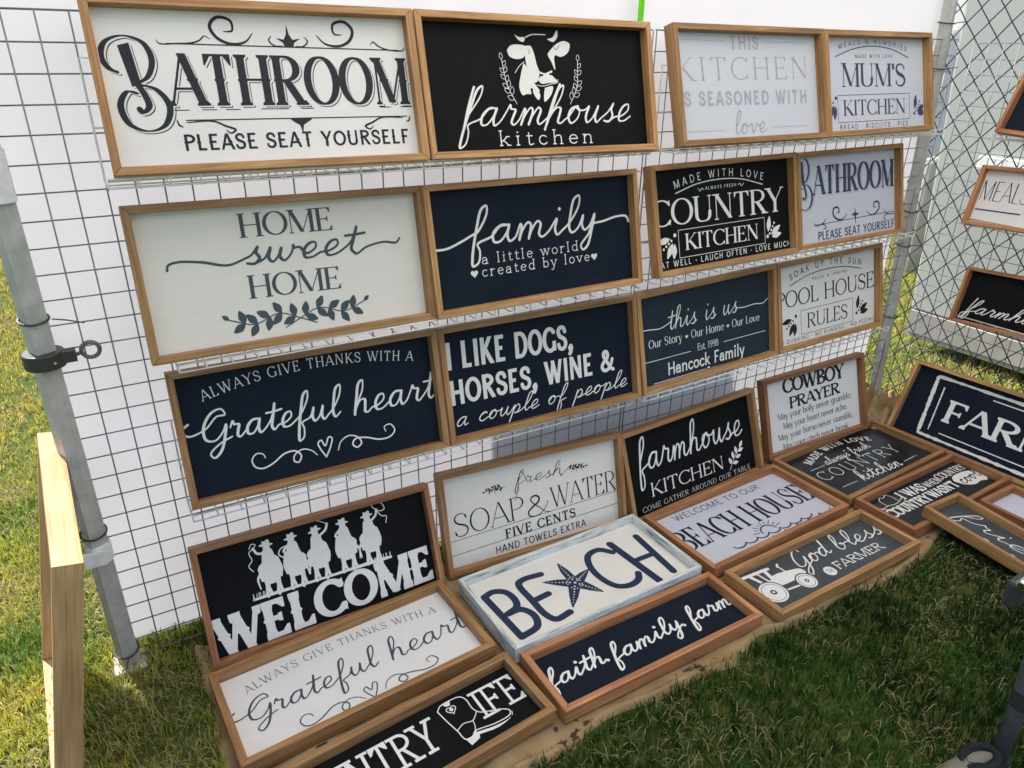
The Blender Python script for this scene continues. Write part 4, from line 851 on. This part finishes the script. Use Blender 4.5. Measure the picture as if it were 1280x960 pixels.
s = sign('soap', 'white soap and water sign with thin grey lettering leaning behind the whitewashed beach sign', 'cream'); art(s, 'ink_black', d_soap)

def d_fkitchen(a):
    script(a, 'farmhouse', 62, 156, 548, 152, 52, 7, 5.4, .12)
    T(a, 'KITCHEN', 104, 64, 442, 59, 46, thick=.12, thin=.05, serif=.07); T(a, 'COME GATHER AROUND OUR TABLE', 60, 24, 566, 20, 18, thick=.1, thin=.05, serif=.05, track=.1)
    a.curve([(467, 44), (490, 76), (526, 108)], 2.4)
    for x, y, an in ((480, 62, 115), (492, 78, 100), (508, 92, 95), (484, 64, -5), (500, 80, 5), (516, 98, 10), (526, 108, 55)): leaf(a, x, y, an, 28, 14)
s = sign('fkitchen', 'black farmhouse kitchen sign with a white leaf sprig leaning behind the welcome beach house sign', 'black'); art(s, 'ink_white', d_fkitchen)

def d_cowboy(a):
    W_ = dict(thick=.22, thin=.1, serif=.05, bracket=.06, slab=.08, spur=.035, track=0)
    T(a, 'COWBOY', 110, 228, 415, 222, 58, **W_); T(a, 'PRAYER', 136, 164, 388, 166, 46, **W_)
    for y, x0, x1, t in ((132, 75, 447, 'May your belly never grumble,'), (93, 97, 421, 'May your heart never ache.'), (53, 69, 447, 'May your horse never stumble,'), (13, 89, 428, 'May your cinch never break.')): T(a, t, x0, y, x1, y+2, 25, thick=.115, thin=.045, serif=.04)
s = sign('cowboy', 'white cowboy prayer sign leaning in the corner of the stall', 'white', 'wood_red'); art(s, 'ink_black', d_cowboy)

# ------------------------------------------------------------------ signs lying on the burlap
def d_F1(a): grateful(a, -4, .965, .85, dict(thick=.075, thin=.04, serif=.05), ((64, 205), (300, 229), (553, 204)), .9)
s = sign('F1', 'white grateful heart sign with thin grey script lying on the burlap', 'white', face=.017); art(s, 'ink_slate', d_F1)
def d_F2(a):
    K = dict(thick=.085, thin=.085, serif=.1, slab=.08); T(a, 'COUNTRY', 18, 74, 378, 74, 84, track=.04, **K); T(a, 'IFE', 485, 84, 602, 82, 78, track=.02, **K)
def d_boot(a):
    P = [(408, 158), (420, 168), (446, 170), (470, 166), (478, 152), (478, 122), (486, 106), (506, 96), (530, 86), (544, 74), (540, 64), (500, 62), (470, 68), (452, 70), (440, 62), (424, 64), (420, 90), (414, 120), (408, 158)]
    q = spline(P, 5); a.stroke(q, 2.6); a.curve([(420, 92), (440, 100), (462, 96), (482, 112)], 2.2); a.curve([(462, 96), (458, 80), (452, 70)], 2.0); a.curve([(506, 96), (512, 88), (524, 86)], 1.8)
    a.poly([(424, 64), (440, 62), (452, 70), (456, 60), (452, 50), (428, 44)]); a.poly(spline([(454, 66), (500, 56), (540, 58), (548, 72), (544, 60), (500, 50), (456, 58)], 3)); a.poly([(426, 168), (446, 170), (440, 158), (430, 160)])
    heart(a, 437, 146, 24, 2.2); heart(a, 437, 146, 11)
s = sign('F2', 'black country life sign with a white cowboy boot lying nearest the camera', 'black', face=.017); art(s, 'ink_white', d_F2); art(s, 'ink_white', d_boot, 'boot_motif')

def d_F3(a):
    n = 20
    a.stroke([(40, 224), (50, 50)], n); a.stroke(spline([(40, 226), (70, 232), (98, 215), (106, 180), (96, 150), (62, 138)], 6), n); a.stroke(spline([(62, 138), (100, 136), (118, 100), (104, 62), (52, 50)], 6), n)
    a.stroke(spline([(222, 228), (172, 234), (148, 226), (144, 150), (146, 84), (160, 58), (206, 62)], 6), n); a.stroke([(148, 146), (196, 150)], n)
    a.stroke(spline([(458, 204), (430, 234), (388, 228), (364, 190), (358, 130), (376, 80), (412, 64), (446, 72), (462, 92)], 7), n)
    a.stroke([(476, 238), (492, 40)], n+4); a.stroke([(568, 228), (554, 50)], n+2); a.stroke([(484, 140), (562, 138)], n-2)
def d_star(a):
    C_ = (285, 150); tips = [(289, 244), (352, 178), (330, 80), (222, 72), (208, 196)]
    P = []
    for k, tp in enumerate(tips):
        an = math.atan2(tp[1]-C_[1], tp[0]-C_[0]); an2 = math.atan2(tips[(k+1) % 5][1]-C_[1], tips[(k+1) % 5][0]-C_[0]); d = (an2-an+math.pi) % (2*math.pi)-math.pi; m = an+d/2; sg = 1 if d > 0 else -1
        ca, sa = math.cos(an), math.sin(an); L = math.hypot(tp[0]-C_[0], tp[1]-C_[1])
        for f, wd in ((.58, -12), (.82, -6.5), (1, -1.5), (1, 1.5), (.82, 6.5), (.58, 12)): P.append((C_[0]+L*f*ca-sa*wd*sg, C_[1]+L*f*sa+ca*wd*sg))
        P.append((C_[0]+27*math.cos(m), C_[1]+27*math.sin(m)))
    a.poly(P)
    a.disc(*C_, 4, True)
    for tp in tips:
        an = math.atan2(tp[1]-C_[1], tp[0]-C_[0]); L = math.hypot(tp[0]-C_[0], tp[1]-C_[1]); k = 0.16
        while k < .9: a.disc(C_[0]+L*k*math.cos(an), C_[1]+L*k*math.sin(an), 3.4*(1-.6*k), True); k += .11
        for e in (-.34, .34): a.disc(C_[0]+L*.24*math.cos(an+e), C_[1]+L*.24*math.sin(an+e), 2.2, True)
s = sign('F3', 'whitewashed beach tray sign with a navy starfish for its A', 'cream', 'whitewash', face=.011, depth=.046, name='tray_sign'); art(s, 'ink_navy', d_F3, face=.011); art(s, 'ink_navy', d_star, 'starfish_motif', face=.011)

def d_F4(a):
    for t, x0, x1, y0, y1 in (('faith.', 16, 184, 92, 96), ('family.', 196, 428, 86, 94), ('farm', 452, 602, 92, 94)): script(a, t, x0, y0-4, x1, y1-3, 26, 7.2, 4.6, .3)
s = sign('F4', 'navy faith family farm sign with white brush script lying at the front of the burlap', 'navy', 'wood_red', face=.017); art(s, 'ink_white', d_F4)
def d_F5(a):
    T(a, 'WELCOME TO OUR', 98, 250, 484, 242, 28, thick=.1, thin=.1, track=.08); T(a, 'BEACH HOUSE', 18, 116, 596, 108, 96, thick=.125, thin=.04, serif=.045, track=.02)
def d_waves(a):
    def wv(x0, x1, y0, y1, n, amp, w_):
        pts = []
        for k in range(n*8+1):
            t = k/(n*8); ph = (t*n) % 1; pts.append((x0+(x1-x0)*t, y0+(y1-y0)*t-amp*math.sin(math.pi*ph)+(amp*.5 if ph < .04 else 0)))
        a.stroke(pts, w_)
    wv(72, 580, 30, 40, 9, 9, 5); wv(150, 500, 58, 50, 7, 8, 5); a.stroke(arc(312, 62, 30, 28, 5, 175, 20), 5)
    for k in range(9): an = R(15+150*k/8); a.stroke([(312+38*math.cos(an), 62+35*math.sin(an)), (312+(54 if k % 2 else 62)*math.cos(an), 62+(44 if k % 2 else 49)*math.sin(an))], 3)
s = sign('F5', 'white welcome beach house sign with a rising sun over waves', 'coolwhite', 'wood_red', face=.017); art(s, 'ink_black', d_F5); art(s, 'ink_indigo', d_waves, 'sun_and_waves')
def d_F6(a):
    script(a, 'God', 216, 116, 372, 124, 34, 5, 3.6, .3); script(a, 'bless', 392, 116, 596, 106, 32, 5, 3.6, .3); T(a, 'FARMER', 318, 60, 528, 56, 32, thick=.13, thin=.1, serif=.08, slab=.1)
    a.disc(289, 70, 19); T(a, 'THE', 277, 64, 301, 64, 12, thick=.16, thin=.16) if False else [a.line(*L, 2.2) for L in ()]
    for L in ([(279, 78), (288, 78)], [(283.5, 78), (283.5, 63)], [(291, 78), (291, 63)], [(298, 78), (298, 63)], [(291, 70), (298, 70)]): a.stroke(L, 1.8, True)
def d_tractor(a):
    a.stroke([(46, 174), (140, 168)], 11); a.poly([(62, 170), (74, 130), (84, 130), (74, 170)]); a.poly([(118, 168), (112, 128), (124, 128), (130, 167)]); a.poly([(92, 168), (98, 128), (104, 128), (98, 168)])
    a.poly(spline([(70, 134), (112, 130), (128, 140), (200, 130), (222, 122), (226, 104), (216, 98), (140, 96), (112, 100), (70, 134)], 3)[:-1])
    a.stroke([(176, 134), (173, 160)], 5); a.stroke([(172, 160), (180, 168)], 7); a.line(115, 78, 172, 72, 6)
    for x, y, r_, r2 in ((76, 90, 40, 33), (196, 76, 29, 23)):
        a.disc(x, y, r_+4, True); a.disc(x, y, r_); a.stroke(arc(x, y, r2, r2, 0, 360, 40), 1.6, True); a.disc(x, y, r_*.24, True); a.disc(x, y, r_*.1)
s = sign('F6', 'slate God bless the farmer sign with a white tractor lying on the burlap', 'slate_satin', face=.017); art(s, 'ink_white', d_F6); art(s, 'ink_white', d_tractor, 'tractor_motif')
def d_F7(a):
    T(a, 'MADE WITH LOVE', 122, 226, 482, 216, 30, thick=.2, thin=.14, serif=.05, track=.18, arcm=(318, 262)); script(a, 'always fresh', 172, 196, 432, 190, 20, 4, 2.6, .25)
    T(a, 'COUNTRY', 70, 132, 506, 112, 52, thick=.06, thin=.05, serif=.05, track=.2); script(a, 'kitchen', 188, 62, 412, 50, 28, 5, 3.6, .25); a.line(85, 203, 164, 201, 2.2); a.line(435, 61, 519, 62, 2.2); a.line(88, 78, 167, 74, 2.2); heart(a, 318, 228, 9)
s = sign('F7', 'glossy black always fresh country kitchen sign lying in the corner and catching the light', 'black_satin', face=.017); art(s, 'ink_white', d_F7)
def d_F8(a):
    B_ = dict(thick=.2, thin=.14, serif=.03, slab=.1, track=.04)
    T(a, 'I WAS', 178, 136, 308, 132, 42, **B_); T(a, 'WHEN', 316, 134, 400, 134, 30, thick=.12, thin=.12, track=.06); T(a, 'COUNTRY', 402, 140, 562, 136, 34, thick=.14, thin=.1, track=.04); T(a, 'COUNTRY', 48, 88, 262, 84, 42, **B_); T(a, "WASN'T", 272, 86, 424, 84, 40, **B_)
    a.curve([(52, 152), (62, 140), (90, 142), (124, 136), (160, 142), (186, 150), (176, 134), (128, 124), (76, 128), (56, 140)], 2.6); a.curve([(90, 144), (92, 170), (108, 184), (124, 178), (140, 186), (152, 170), (152, 144)], 2.6)
    a.poly(spline([(432, 112), (452, 130), (500, 134), (540, 128), (568, 112), (566, 78), (548, 58), (520, 66), (480, 64), (446, 82), (432, 112)], 5)[:-1]); 
    t = Art(580, 206, .75); script(t, 'cool', 446, 82, 560, 84, 26, 5, 4, .2); a.f = np.minimum(a.f, -t.f)
s = sign('F8', 'black country sign with a hat outline, lying under the corner of the friends sign', 'black_satin', 'wood_red', face=.017); art(s, 'ink_white', d_F8)
# friends sign: one end rests on the sign below
yaw9 = -1.5966; pit = .052; ux = Vector((math.cos(yaw9)*math.cos(pit), math.sin(yaw9)*math.cos(pit), -math.sin(pit))); vx = Vector((-math.sin(yaw9), math.cos(yaw9), 0)); nz = ux.cross(vx)
m9 = Matrix.Translation(Vector((2.1356, -.6186, .0896))+ux*.3) @ Matrix((ux, vx, nz)).transposed().to_4x4()
def d_F9(a): script(a, 'friends', 48, 86, 455, 86, 30, 4.4, 3, .3); [script(a, t, x, 36, x+34, 36, 20, 4, 3, .3) for t, x in (('a', 150), ('o', 230), ('t', 310), ('r', 390))]; heart(a, 90, 44, 26)
s = sign('F9', 'slate friends sign with loose white script resting askew on the sign below', 'slate_satin', mat4=m9, wh=(.6, .175), face=.015); art(s, 'ink_white', d_F9)
m10 = Matrix.Translation(Vector((2.385, -.66, .056))+Vector((.0, -.3, 0))) @ Matrix((Vector((0, -1, 0)), Vector((1, 0, 0)), Vector((0, 0, 1)))).transposed().to_4x4()
s = sign('F10', 'plain white panel in a wooden frame lying beside the friends sign', 'coolwhite', 'wood_red', mat4=m10, wh=(.6, .2))

# ------------------------------------------------------------------ signs on the right-hand panel
def d_farm(a):
    T(a, 'FARMHOUSE', 168, 106, 1030, 106, 88, thick=.2, thin=.09, serif=.07, bracket=.07, slab=.08)
    def rough(p, q, w_):
        n = 70; pts = [(p[0]+(q[0]-p[0])*i/n, p[1]+(q[1]-p[1])*i/n) for i in range(n+1)]; a.stroke(pts, [w_*(.55+.75*random.random()) for _ in pts])
    for L in (((96, 264), (1100, 264), 11), ((110, 34), (1100, 34), 11), ((110, 38), (94, 260), 13), ((1102, 38), (1102, 262), 13), ((141, 60), (131, 228), 5), ((1070, 60), (1070, 228), 5)): rough(*L)
    a.line(184, 60, 1040, 60, 4); a.line(305, 243, 1040, 240, 4)
s = sign('farm', 'big navy farmhouse sign with a rough brushed white border leaning on the right panel', 'navy'); art(s, 'ink_white', d_farm, res=.9)
s = sign('r1', 'dark navy sign at the top of the right panel, cut off by the photo edge', 'navy', 'wood_red', face=.013); art(s, 'ink_white', lambda a: (script(a, 'family', 180, 90, 470, 92, 34, 5, 4, .25), a.line(160, 60, 480, 60, 2)))
def d_r2(a): T(a, 'MEALS & MEMORIES', 15, 90, 500, 92, 68, thick=.055, thin=.03, track=-.02); a.line(16, 58, 165, 58, 5); a.line(400, 62, 580, 62, 5); T(a, 'ARE MADE HERE', 250, 50, 392, 50, 18, thick=.09, thin=.09, track=.15)
s = sign('r2', 'white meals sign with tall thin lettering on the right panel', 'white', 'wood_red', face=.013); art(s, 'ink_indigo', d_r2, res=.85)
def d_r3(a): script(a, 'farmhouse', 34, 44, 345, 50, 24, 4, 3, .6); a.curve([(62, 100), (48, 70), (28, 26), (18, 18), (24, 38), (44, 46)], 3.6); T(a, 'kitchen', 250, 24, 430, 24, 22, **TYPE, track=.25)
s = sign('r3', 'black farmhouse sign with slim white script at mid height on the right panel', 'black', 'wood_red', face=.013); art(s, 'ink_white', d_r3, res=.85)

# framed sign standing on the grass left of the pole, seen edge on
mt = pose_matrix((0, 0, 0, -math.pi/2+.045, .205, 0)); mat = Matrix.Translation(Vector((-.243, -.15, .004))) @ mt.to_4x4()
s = sign('edge', 'pale wooden framed sign seen edge on, propped on the grass by the left pole', 'white', 'wood_pale', face=.022, depth=.045, mat4=mat, wh=(.53, .61))

# ------------------------------------------------------------------ burlap under the floor signs
def edge_front(x): return -.722+.012*math.sin(9*x)+.007*math.sin(23*x+1)+(.035 if 1.22 < x < 1.4 else 0)*math.sin((x-1.22)/.18*math.pi)+.04/(1+math.exp(-(x-2.02)*30))
def edge_left(y): return .072+.006*math.sin(21*y)+.004*math.sin(47*y)
def bf(u, v):
    y0 = -.03; x = 0; yy = y0+(edge_front(.07+u*2.62)-y0)*v; xl = edge_left(yy); x = xl+u*(2.7-xl); yf = edge_front(x); y = y0+(yf-y0)*v
    d = min(abs(y-yf), abs(x-xl)); z = .006+.003*math.sin(31*x+7*y)*math.sin(17*y)+(.012+.007*math.sin(14*x+9*y))*math.exp(-((d-.012)/.011)**2)
    if d < .002: z = .002
    return (x, y, max(z, .002))
bl = wave_sheet('burlap', 'burlap', bf, 260, 110); tag(bl, 'tan burlap cloth spread on the grass under the signs', 'cloth')
def crumple(u, v):
    a, b_ = u-.5, v-.5; e = max(0, 1-(2*abs(a))**3)*max(0, 1-(2*abs(b_))**3)
    return (2.56+u*.34, -.17+v*.24, .004+e*(.055+.035*math.sin(21*u+4*v)+.024*math.sin(27*v-9*u)+.014*math.sin(47*u+31*v)))
cb = wave_sheet('burlap_bundle', 'burlap', crumple, 70, 60); tag(cb, 'crumpled heap of tan burlap in the corner beside the cowboy prayer sign', 'cloth')

# ------------------------------------------------------------------ things behind and beside the stall
def neighbour():
    o = empty('trailer', (3.6, .4, 0), 'white panelled trailer side with a grey skirt behind the right hand panel', 'trailer')
    b = MB(); P = [(-.0, .0, .215), (.0, .135, 1.75), (0, .165, 2.3)]; fr = [(0, 0, .2), (0, .06, 1.0), (0, .12, 1.6), (0, .15, 2.3)]
    vs = []; 
    for x in (0, 1.7):
        vs += [(x, .0, .2), (x, .16, 2.3), (x, -3.2, 2.3), (x, -3.2, .2)]
    b.add(vs, [(0, 1, 2, 3), (7, 6, 5, 4), (0, 4, 5, 1), (1, 5, 6, 2), (2, 6, 7, 3), (3, 7, 4, 0)]); bevel(b.build('body', 'panelwhite', o), .01)
    b = MB(); b.box((-.012, -3.2, .085), (.02, -.01, .196)); b.build('skirt', 'skirt', o)
    b = MB(); b.box((-.02, -3.2, .905), (-.003, -.14, .965)); bevel(b.build('rub_rail', 'velcro', o), .004)
    b = MB(); b.box((.0, -3.2, .06), (.012, -.01, .082)); b.build('lower_trim', 'panelwhite', o)
    for y in (-.9, -2.3):
        b = MB(); b.tube([(.3, y, .19), (.52, y, .19)], .19, 24); wo = b.build('wheel', 'blackplastic', o); bevel(wo, .02)
        b = MB(); b.tube([(.285, y, .19), (.3, y, .19)], .1, 20); b.build('rim', 'alu', wo)
    for y in (-.25, -3.0):
        b = MB(); b.tube([(.4, y, 0), (.4, y, .22)], .025, 10); b.build('prop_leg', 'alu', o)
    b = MB(); b.box((-.03, -.62, .66), (-.003, -.585, .73)); b.build('latch', 'greytube', o)
    return o
neighbour()
b = MB(); b.tube([(0, 0, 0), (0, 0, .02), (0, 0, .72), (0, 0, .755), (0, 0, .772)], [.066, .06, .058, .05, .022], 20); o = b.build('bollard', 'greypost', None, True); o.location = (4.95, 1.245, 0); tag(o, 'round topped grey post on the grass beyond the corner pole', 'bollard')
def far_marquee(x, y, w_, d_, h, label):
    o = empty('far_marquee', (x, y, 0), label, 'marquee', 'white marquees standing further off'); b = MB()
    for i, (ax, ay, bx, by) in enumerate(((0, 0, 0, d_), (0, 0, w_, 0), (0, d_, w_, d_), (w_, 0, w_, d_))):
        b = MB(); n = 24; b.grid([[(ax+(bx-ax)*u/n+.012*math.sin(u*1.7), ay+(by-ay)*u/n+.012*math.sin(u*1.3+z), .03+(h-.03)*z/6) for u in range(n+1)] for z in range(7)]); b.build('side_wall', 'fabric', o, True)
    b = MB(); c_ = (w_/2, d_/2, h+.75); e = .08; vs = [(-e, -e, h-.03), (w_+e, -e, h-.03), (w_+e, d_+e, h-.03), (-e, d_+e, h-.03), c_]; b.add(vs, [(0, 1, 4), (1, 2, 4), (2, 3, 4), (3, 0, 4)]); b.build('roof', 'roof', o)
    b = MB(); b.tube([(w_/2, d_/2, 0), (w_/2, d_/2, h+.75)], .02, 8); b.build('mast', 'alu', o)
far_marquee(7.2, 2.66, 3, 3, 1.62, 'low white marquee lit by the sun, glimpsed right of the corner pole')

def tree(x, y, h, r_, label, seed):
    rg = np.random.default_rng(seed); o = empty('tree', (x, y, 0), label, 'tree', 'trees along the edge of the field'); b = MB(); th = h*.42
    b.tube([(0, 0, 0), (.05, .03, th*.5), (-.04, .05, th), (.02, 0, h*.75)], [.16, .12, .1, .04], 10); tips = []
    for k in range(9):
        a = rg.uniform(0, 6.28); e = rg.uniform(.3, .9); p0 = Vector((0, 0, th*rg.uniform(.7, 1.3))); p1 = p0+Vector((math.cos(a)*r_*e*.5, math.sin(a)*r_*e*.5, h*.18)); p2 = p0+Vector((math.cos(a)*r_*e, math.sin(a)*r_*e, h*rg.uniform(.2, .42))); b.tube([p0, p1, p2], [.06, .04, .015], 6); tips.append(p2); tips.append(p1)
    b.build('trunk', 'bark', o, True); n = 5200; cl = [t_+Vector(rg.normal(0, r_*.2, 3)) for t_ in tips for _ in range(3)]; ci = rg.integers(0, len(cl), n)
    cen = np.array([tuple(c_) for c_ in cl])[ci]+rg.normal(0, r_*.17, (n, 3)); A1 = rg.normal(0, 1, (n, 3)); A1 /= np.linalg.norm(A1, axis=1)[:, None]; A2 = np.cross(A1, rg.normal(0, 1, (n, 3))); A2 /= np.linalg.norm(A2, axis=1)[:, None]; L = rg.uniform(.07, .13, (n, 1))
    V = np.stack([cen-A1*L, cen-A2*L*.45, cen+A1*L, cen+A2*L*.45], 1).reshape(-1, 3); me = bpy.data.meshes.new('crown'); me.from_pydata(V.tolist(), [], [(4*i, 4*i+1, 4*i+2, 4*i+3) for i in range(n)]); link(bpy.data.objects.new('crown', me), o, 'leaf')
for i, (x, y, h, r_) in enumerate(((19.5, 9.6, 5.2, 2.0), (27, 22, 7, 2.8), (13, 30, 7.5, 3), (-9, 34, 8, 3), (-22, 26, 7, 2.8), (38, 4, 7, 2.6), (33, -12, 6.5, 2.6))):
    tree(x, y, h, r_, ('leafy green tree whose crown shows beside the top of the corner pole', 'tall leafy tree far off behind the white trailer', 'wide leafy tree far behind the marquee wall', 'broad leafy tree far off to the left behind the stall', 'leafy tree at the far left edge of the field', 'leafy tree far off to the right of the trailer', 'leafy tree on the far right edge of the field')[i], 40+i)
# unseen wooden cabinet added behind the stall to shade the fabric's lower middle
cb_ = empty('shadow_cabinet', (1.2, 1.05, 0), 'added wooden cabinet, unseen behind the fabric wall, to shade its lower middle', 'shadow_cabinet')
b = MB(); b.box((-.46, -.22, .06), (.46, .22, 1.68)); bevel(b.build('carcass', 'wood_pale', cb_), .004)
for x in (-.23, .23):
    b = MB(); b.box((x-.222, -.242, .09), (x+.222, -.222, 1.64)); do = b.build('door', 'wood_pale', cb_); bevel(do, .003)
    b = MB(); b.tube([(x-.16*(1 if x > 0 else -1), -.262, .85), (x-.16*(1 if x > 0 else -1), -.262, .97)], .007, 8); b.build('handle', 'chrome', do)
for x in (-.42, .42):
    for y in (-.18, .18): b = MB(); b.box((x-.025, y-.025, 0), (x+.025, y+.025, .06)); b.build('foot', 'wood_pale', cb_)

# folding trolley leg and shoe at the lower right
tr = empty('trolley', (1.478, -1.208, 0), 'grey tubular trolley leg with a chrome bracket at the right edge', 'trolley')
b = MB(); b.tube([(.0, 0, .01), (-.004, .002, .2), (-.03, .012, .47), (-.045, .02, .8)], .0165, 18); b.build('tube', 'greytube', tr, True)
b = MB(); b.tube([(-.002, 0, .185), (-.0055, .001, .232)], .0205, 18); bevel(b.build('collar', 'blackplastic', tr), .002)
b = MB(); b.box((-.11, -.012, .455), (.03, .014, .512), None, (-.01, .045, .0)); bevel(b.build('hinge_block', 'blackplastic', tr), .008)
b = MB(); b.tube([(-.135, .03, .522), (.04, .03, .526)], .011, 14); bevel(b.build('chrome_bar', 'chrome', tr), .004)
for x, z in ((-.08, .5), (-.055, .462)): b = MB(); b.tube([(x-.02, .034, z), (x-.02, .028, z), (x-.02, .026, z)], [.0075, .0075, .004], 14); b.build('rivet', 'chrome', tr, True)
b = MB(); b.tube([(-.03, .0, .012), (.03, .0, .012)], .02, 14); b.build('foot', 'blackplastic', tr)
sh = empty('shoe', (1.392, -1.188, 0), 'cream canvas shoe with a charcoal cuff on the grass by the trolley leg', 'shoe'); sh.rotation_euler = (0, 0, R(165)); sh.scale = (.6, .6, .66)
secs = [(.105, .012, .02, .02), (.1, .028, .036, .022), (.08, .04, .05, .026), (.045, .046, .066, .034), (.0, .045, .09, .046), (-.04, .042, .098, .05), (-.08, .038, .096, .05), (-.11, .03, .085, .045), (-.12, .012, .06, .035)]
b = MB(); P = []
for x, hw, top, mid in secs: P.append([(x, hw*math.cos(a)*(1.0 if math.sin(a) < .2 else 1-.25*math.sin(a)), max(.003, top*(.5+.5*math.sin(a))+.004*math.sin(5*a+x*60)*(.4 if math.sin(a) > 0 else 0))) for a in np.linspace(0, 2*math.pi, 22)])
b.grid(P); b.build('upper', 'canvas', sh, True)
b = MB(); b.tube([(-.05+.058*math.cos(a), .041*math.sin(a), .081+.012*math.cos(a)*-1) for a in np.linspace(0, 2*math.pi, 26)], .015, 10, False); b.build('cuff', 'charcoal', sh, True)
b = MB(); b.add([(-.05+.058*math.cos(a), .041*math.sin(a), .088) for a in np.linspace(0, 2*math.pi, 24)[:-1]], [tuple(range(23))]); b.build('lining', 'charcoal', sh)

# ------------------------------------------------------------------ grass
def vnoise(x, y, s, seed):
    rg = np.random.default_rng(seed); g = rg.random((64, 64)); fx = x*s+1000; fy = y*s+1000; ix = np.floor(fx).astype(int); iy = np.floor(fy).astype(int); u = fx-ix; v = fy-iy; u = u*u*(3-2*u); v = v*v*(3-2*v)
    q = lambda a, c: g[a % 64, c % 64]
    return (q(ix, iy)*(1-u)+q(ix+1, iy)*u)*(1-v)+(q(ix, iy+1)*(1-u)+q(ix+1, iy+1)*u)*v
PX, PF, PK, nv0 = [], [], [], 0
def blades(n, x0, x1, y0, y1, L, wd, keep=None, straw=.14, sun_tone=0.0):  # per-area shift: drier lawn yellower, plus sun and shade painted into blade colour
    x = rng.uniform(x0, x1, n); y = rng.uniform(y0, y1, n)
    c = vnoise(x, y, 14, 1)*.6+vnoise(x, y, 37, 2)*.4; x = x+(vnoise(x, y, 40, 5)-.5)*.02; y = y+(vnoise(x, y, 40, 6)-.5)*.02
    k = np.ones(n, bool) if keep is None else keep(x, y); k &= (c > .22) | (rng.random(n) < .4); x, y, c = x[k], y[k], c[k]; n = len(x)
    st = rng.random(n) < straw*(0.3+2.2*np.clip(vnoise(x, y, 9, 3)-.35, 0, 1)*1.6); a = rng.uniform(0, 2*np.pi, n); l = L*rng.uniform(.5, 1.25, n)*(.65+.7*c); lean = np.clip(np.abs(rng.normal(.55, .35, n)), .05, 1.3); lean[st] = rng.uniform(.9, 1.5, st.sum())
    dx, dy = np.cos(a), np.sin(a); w2 = wd*rng.uniform(.6, 1.2, n)/2; b_ = a+rng.uniform(.6, 2.4, n); px, py = np.cos(b_), np.sin(b_)
    h1, h2 = np.cos(lean*.6)*l*.55, np.cos(lean)*l*.95; r1, r2 = np.sin(lean*.6)*l*.55, np.sin(lean)*l*.95
    z0 = np.where(st, .006, 0.0)+rng.uniform(0, .004, n)
    V = np.stack([np.stack([x-px*w2, y-py*w2, z0-.002], -1), np.stack([x+px*w2, y+py*w2, z0-.002], -1), np.stack([x+dx*r1+px*w2*.8, y+dy*r1+py*w2*.8, z0+h1], -1), np.stack([x+dx*r1-px*w2*.8, y+dy*r1-py*w2*.8, z0+h1], -1), np.stack([x+dx*r2, y+dy*r2, z0+h2*.95+.002], -1)], 1)
    kd = np.clip(.02+.36*vnoise(x, y, 6, 4)+rng.normal(0, .09, n)+sun_tone, 0, .68); kd[st] = rng.uniform(.74, 1, st.sum()); PX.append(V.reshape(-1, 3)); PK.append(np.repeat(kd, 5))
under = lambda x, y: (x > 2.16) & (x < 2.62) & (y > -1.3) & (y < -.6)
off_burlap = lambda x, y: ~((x > .08) & (x < 2.7) & (y > -.715) & (y < -.02)) & ~under(x, y)
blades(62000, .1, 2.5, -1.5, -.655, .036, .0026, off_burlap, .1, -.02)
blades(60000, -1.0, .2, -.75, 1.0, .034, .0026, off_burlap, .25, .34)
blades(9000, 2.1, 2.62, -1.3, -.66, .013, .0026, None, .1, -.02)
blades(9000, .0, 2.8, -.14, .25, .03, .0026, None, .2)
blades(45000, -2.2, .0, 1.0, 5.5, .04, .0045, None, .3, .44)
blades(70, -.1, -.01, -.5, -.12, .16, .0016, None, 9)
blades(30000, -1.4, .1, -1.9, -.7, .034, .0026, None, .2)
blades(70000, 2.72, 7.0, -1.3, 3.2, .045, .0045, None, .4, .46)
V = np.concatenate(PX).astype(np.float32); K = np.concatenate(PK).astype(np.float32); n = len(V)//5; me = bpy.data.meshes.new('grass'); me.vertices.add(len(V)); me.vertices.foreach_set('co', V.ravel())
idx = (np.arange(n)[:, None]*5+np.array([0, 1, 2, 3, 3, 2, 4])).astype(np.int32); me.loops.add(n*7); me.loops.foreach_set('vertex_index', idx.ravel()); me.polygons.add(n*2)
me.polygons.foreach_set('loop_start', (np.arange(n)[:, None]*7+np.array([0, 4])).astype(np.int32).ravel()); me.update(calc_edges=True)
at = me.attributes.new('kind', 'FLOAT', 'POINT'); at.data.foreach_set('value', K)
go = link(bpy.data.objects.new('grass', me), None, 'grass'); tag(go, 'short lawn grass with dry straw coloured blades all round the stall', 'grass', None, 'stuff')
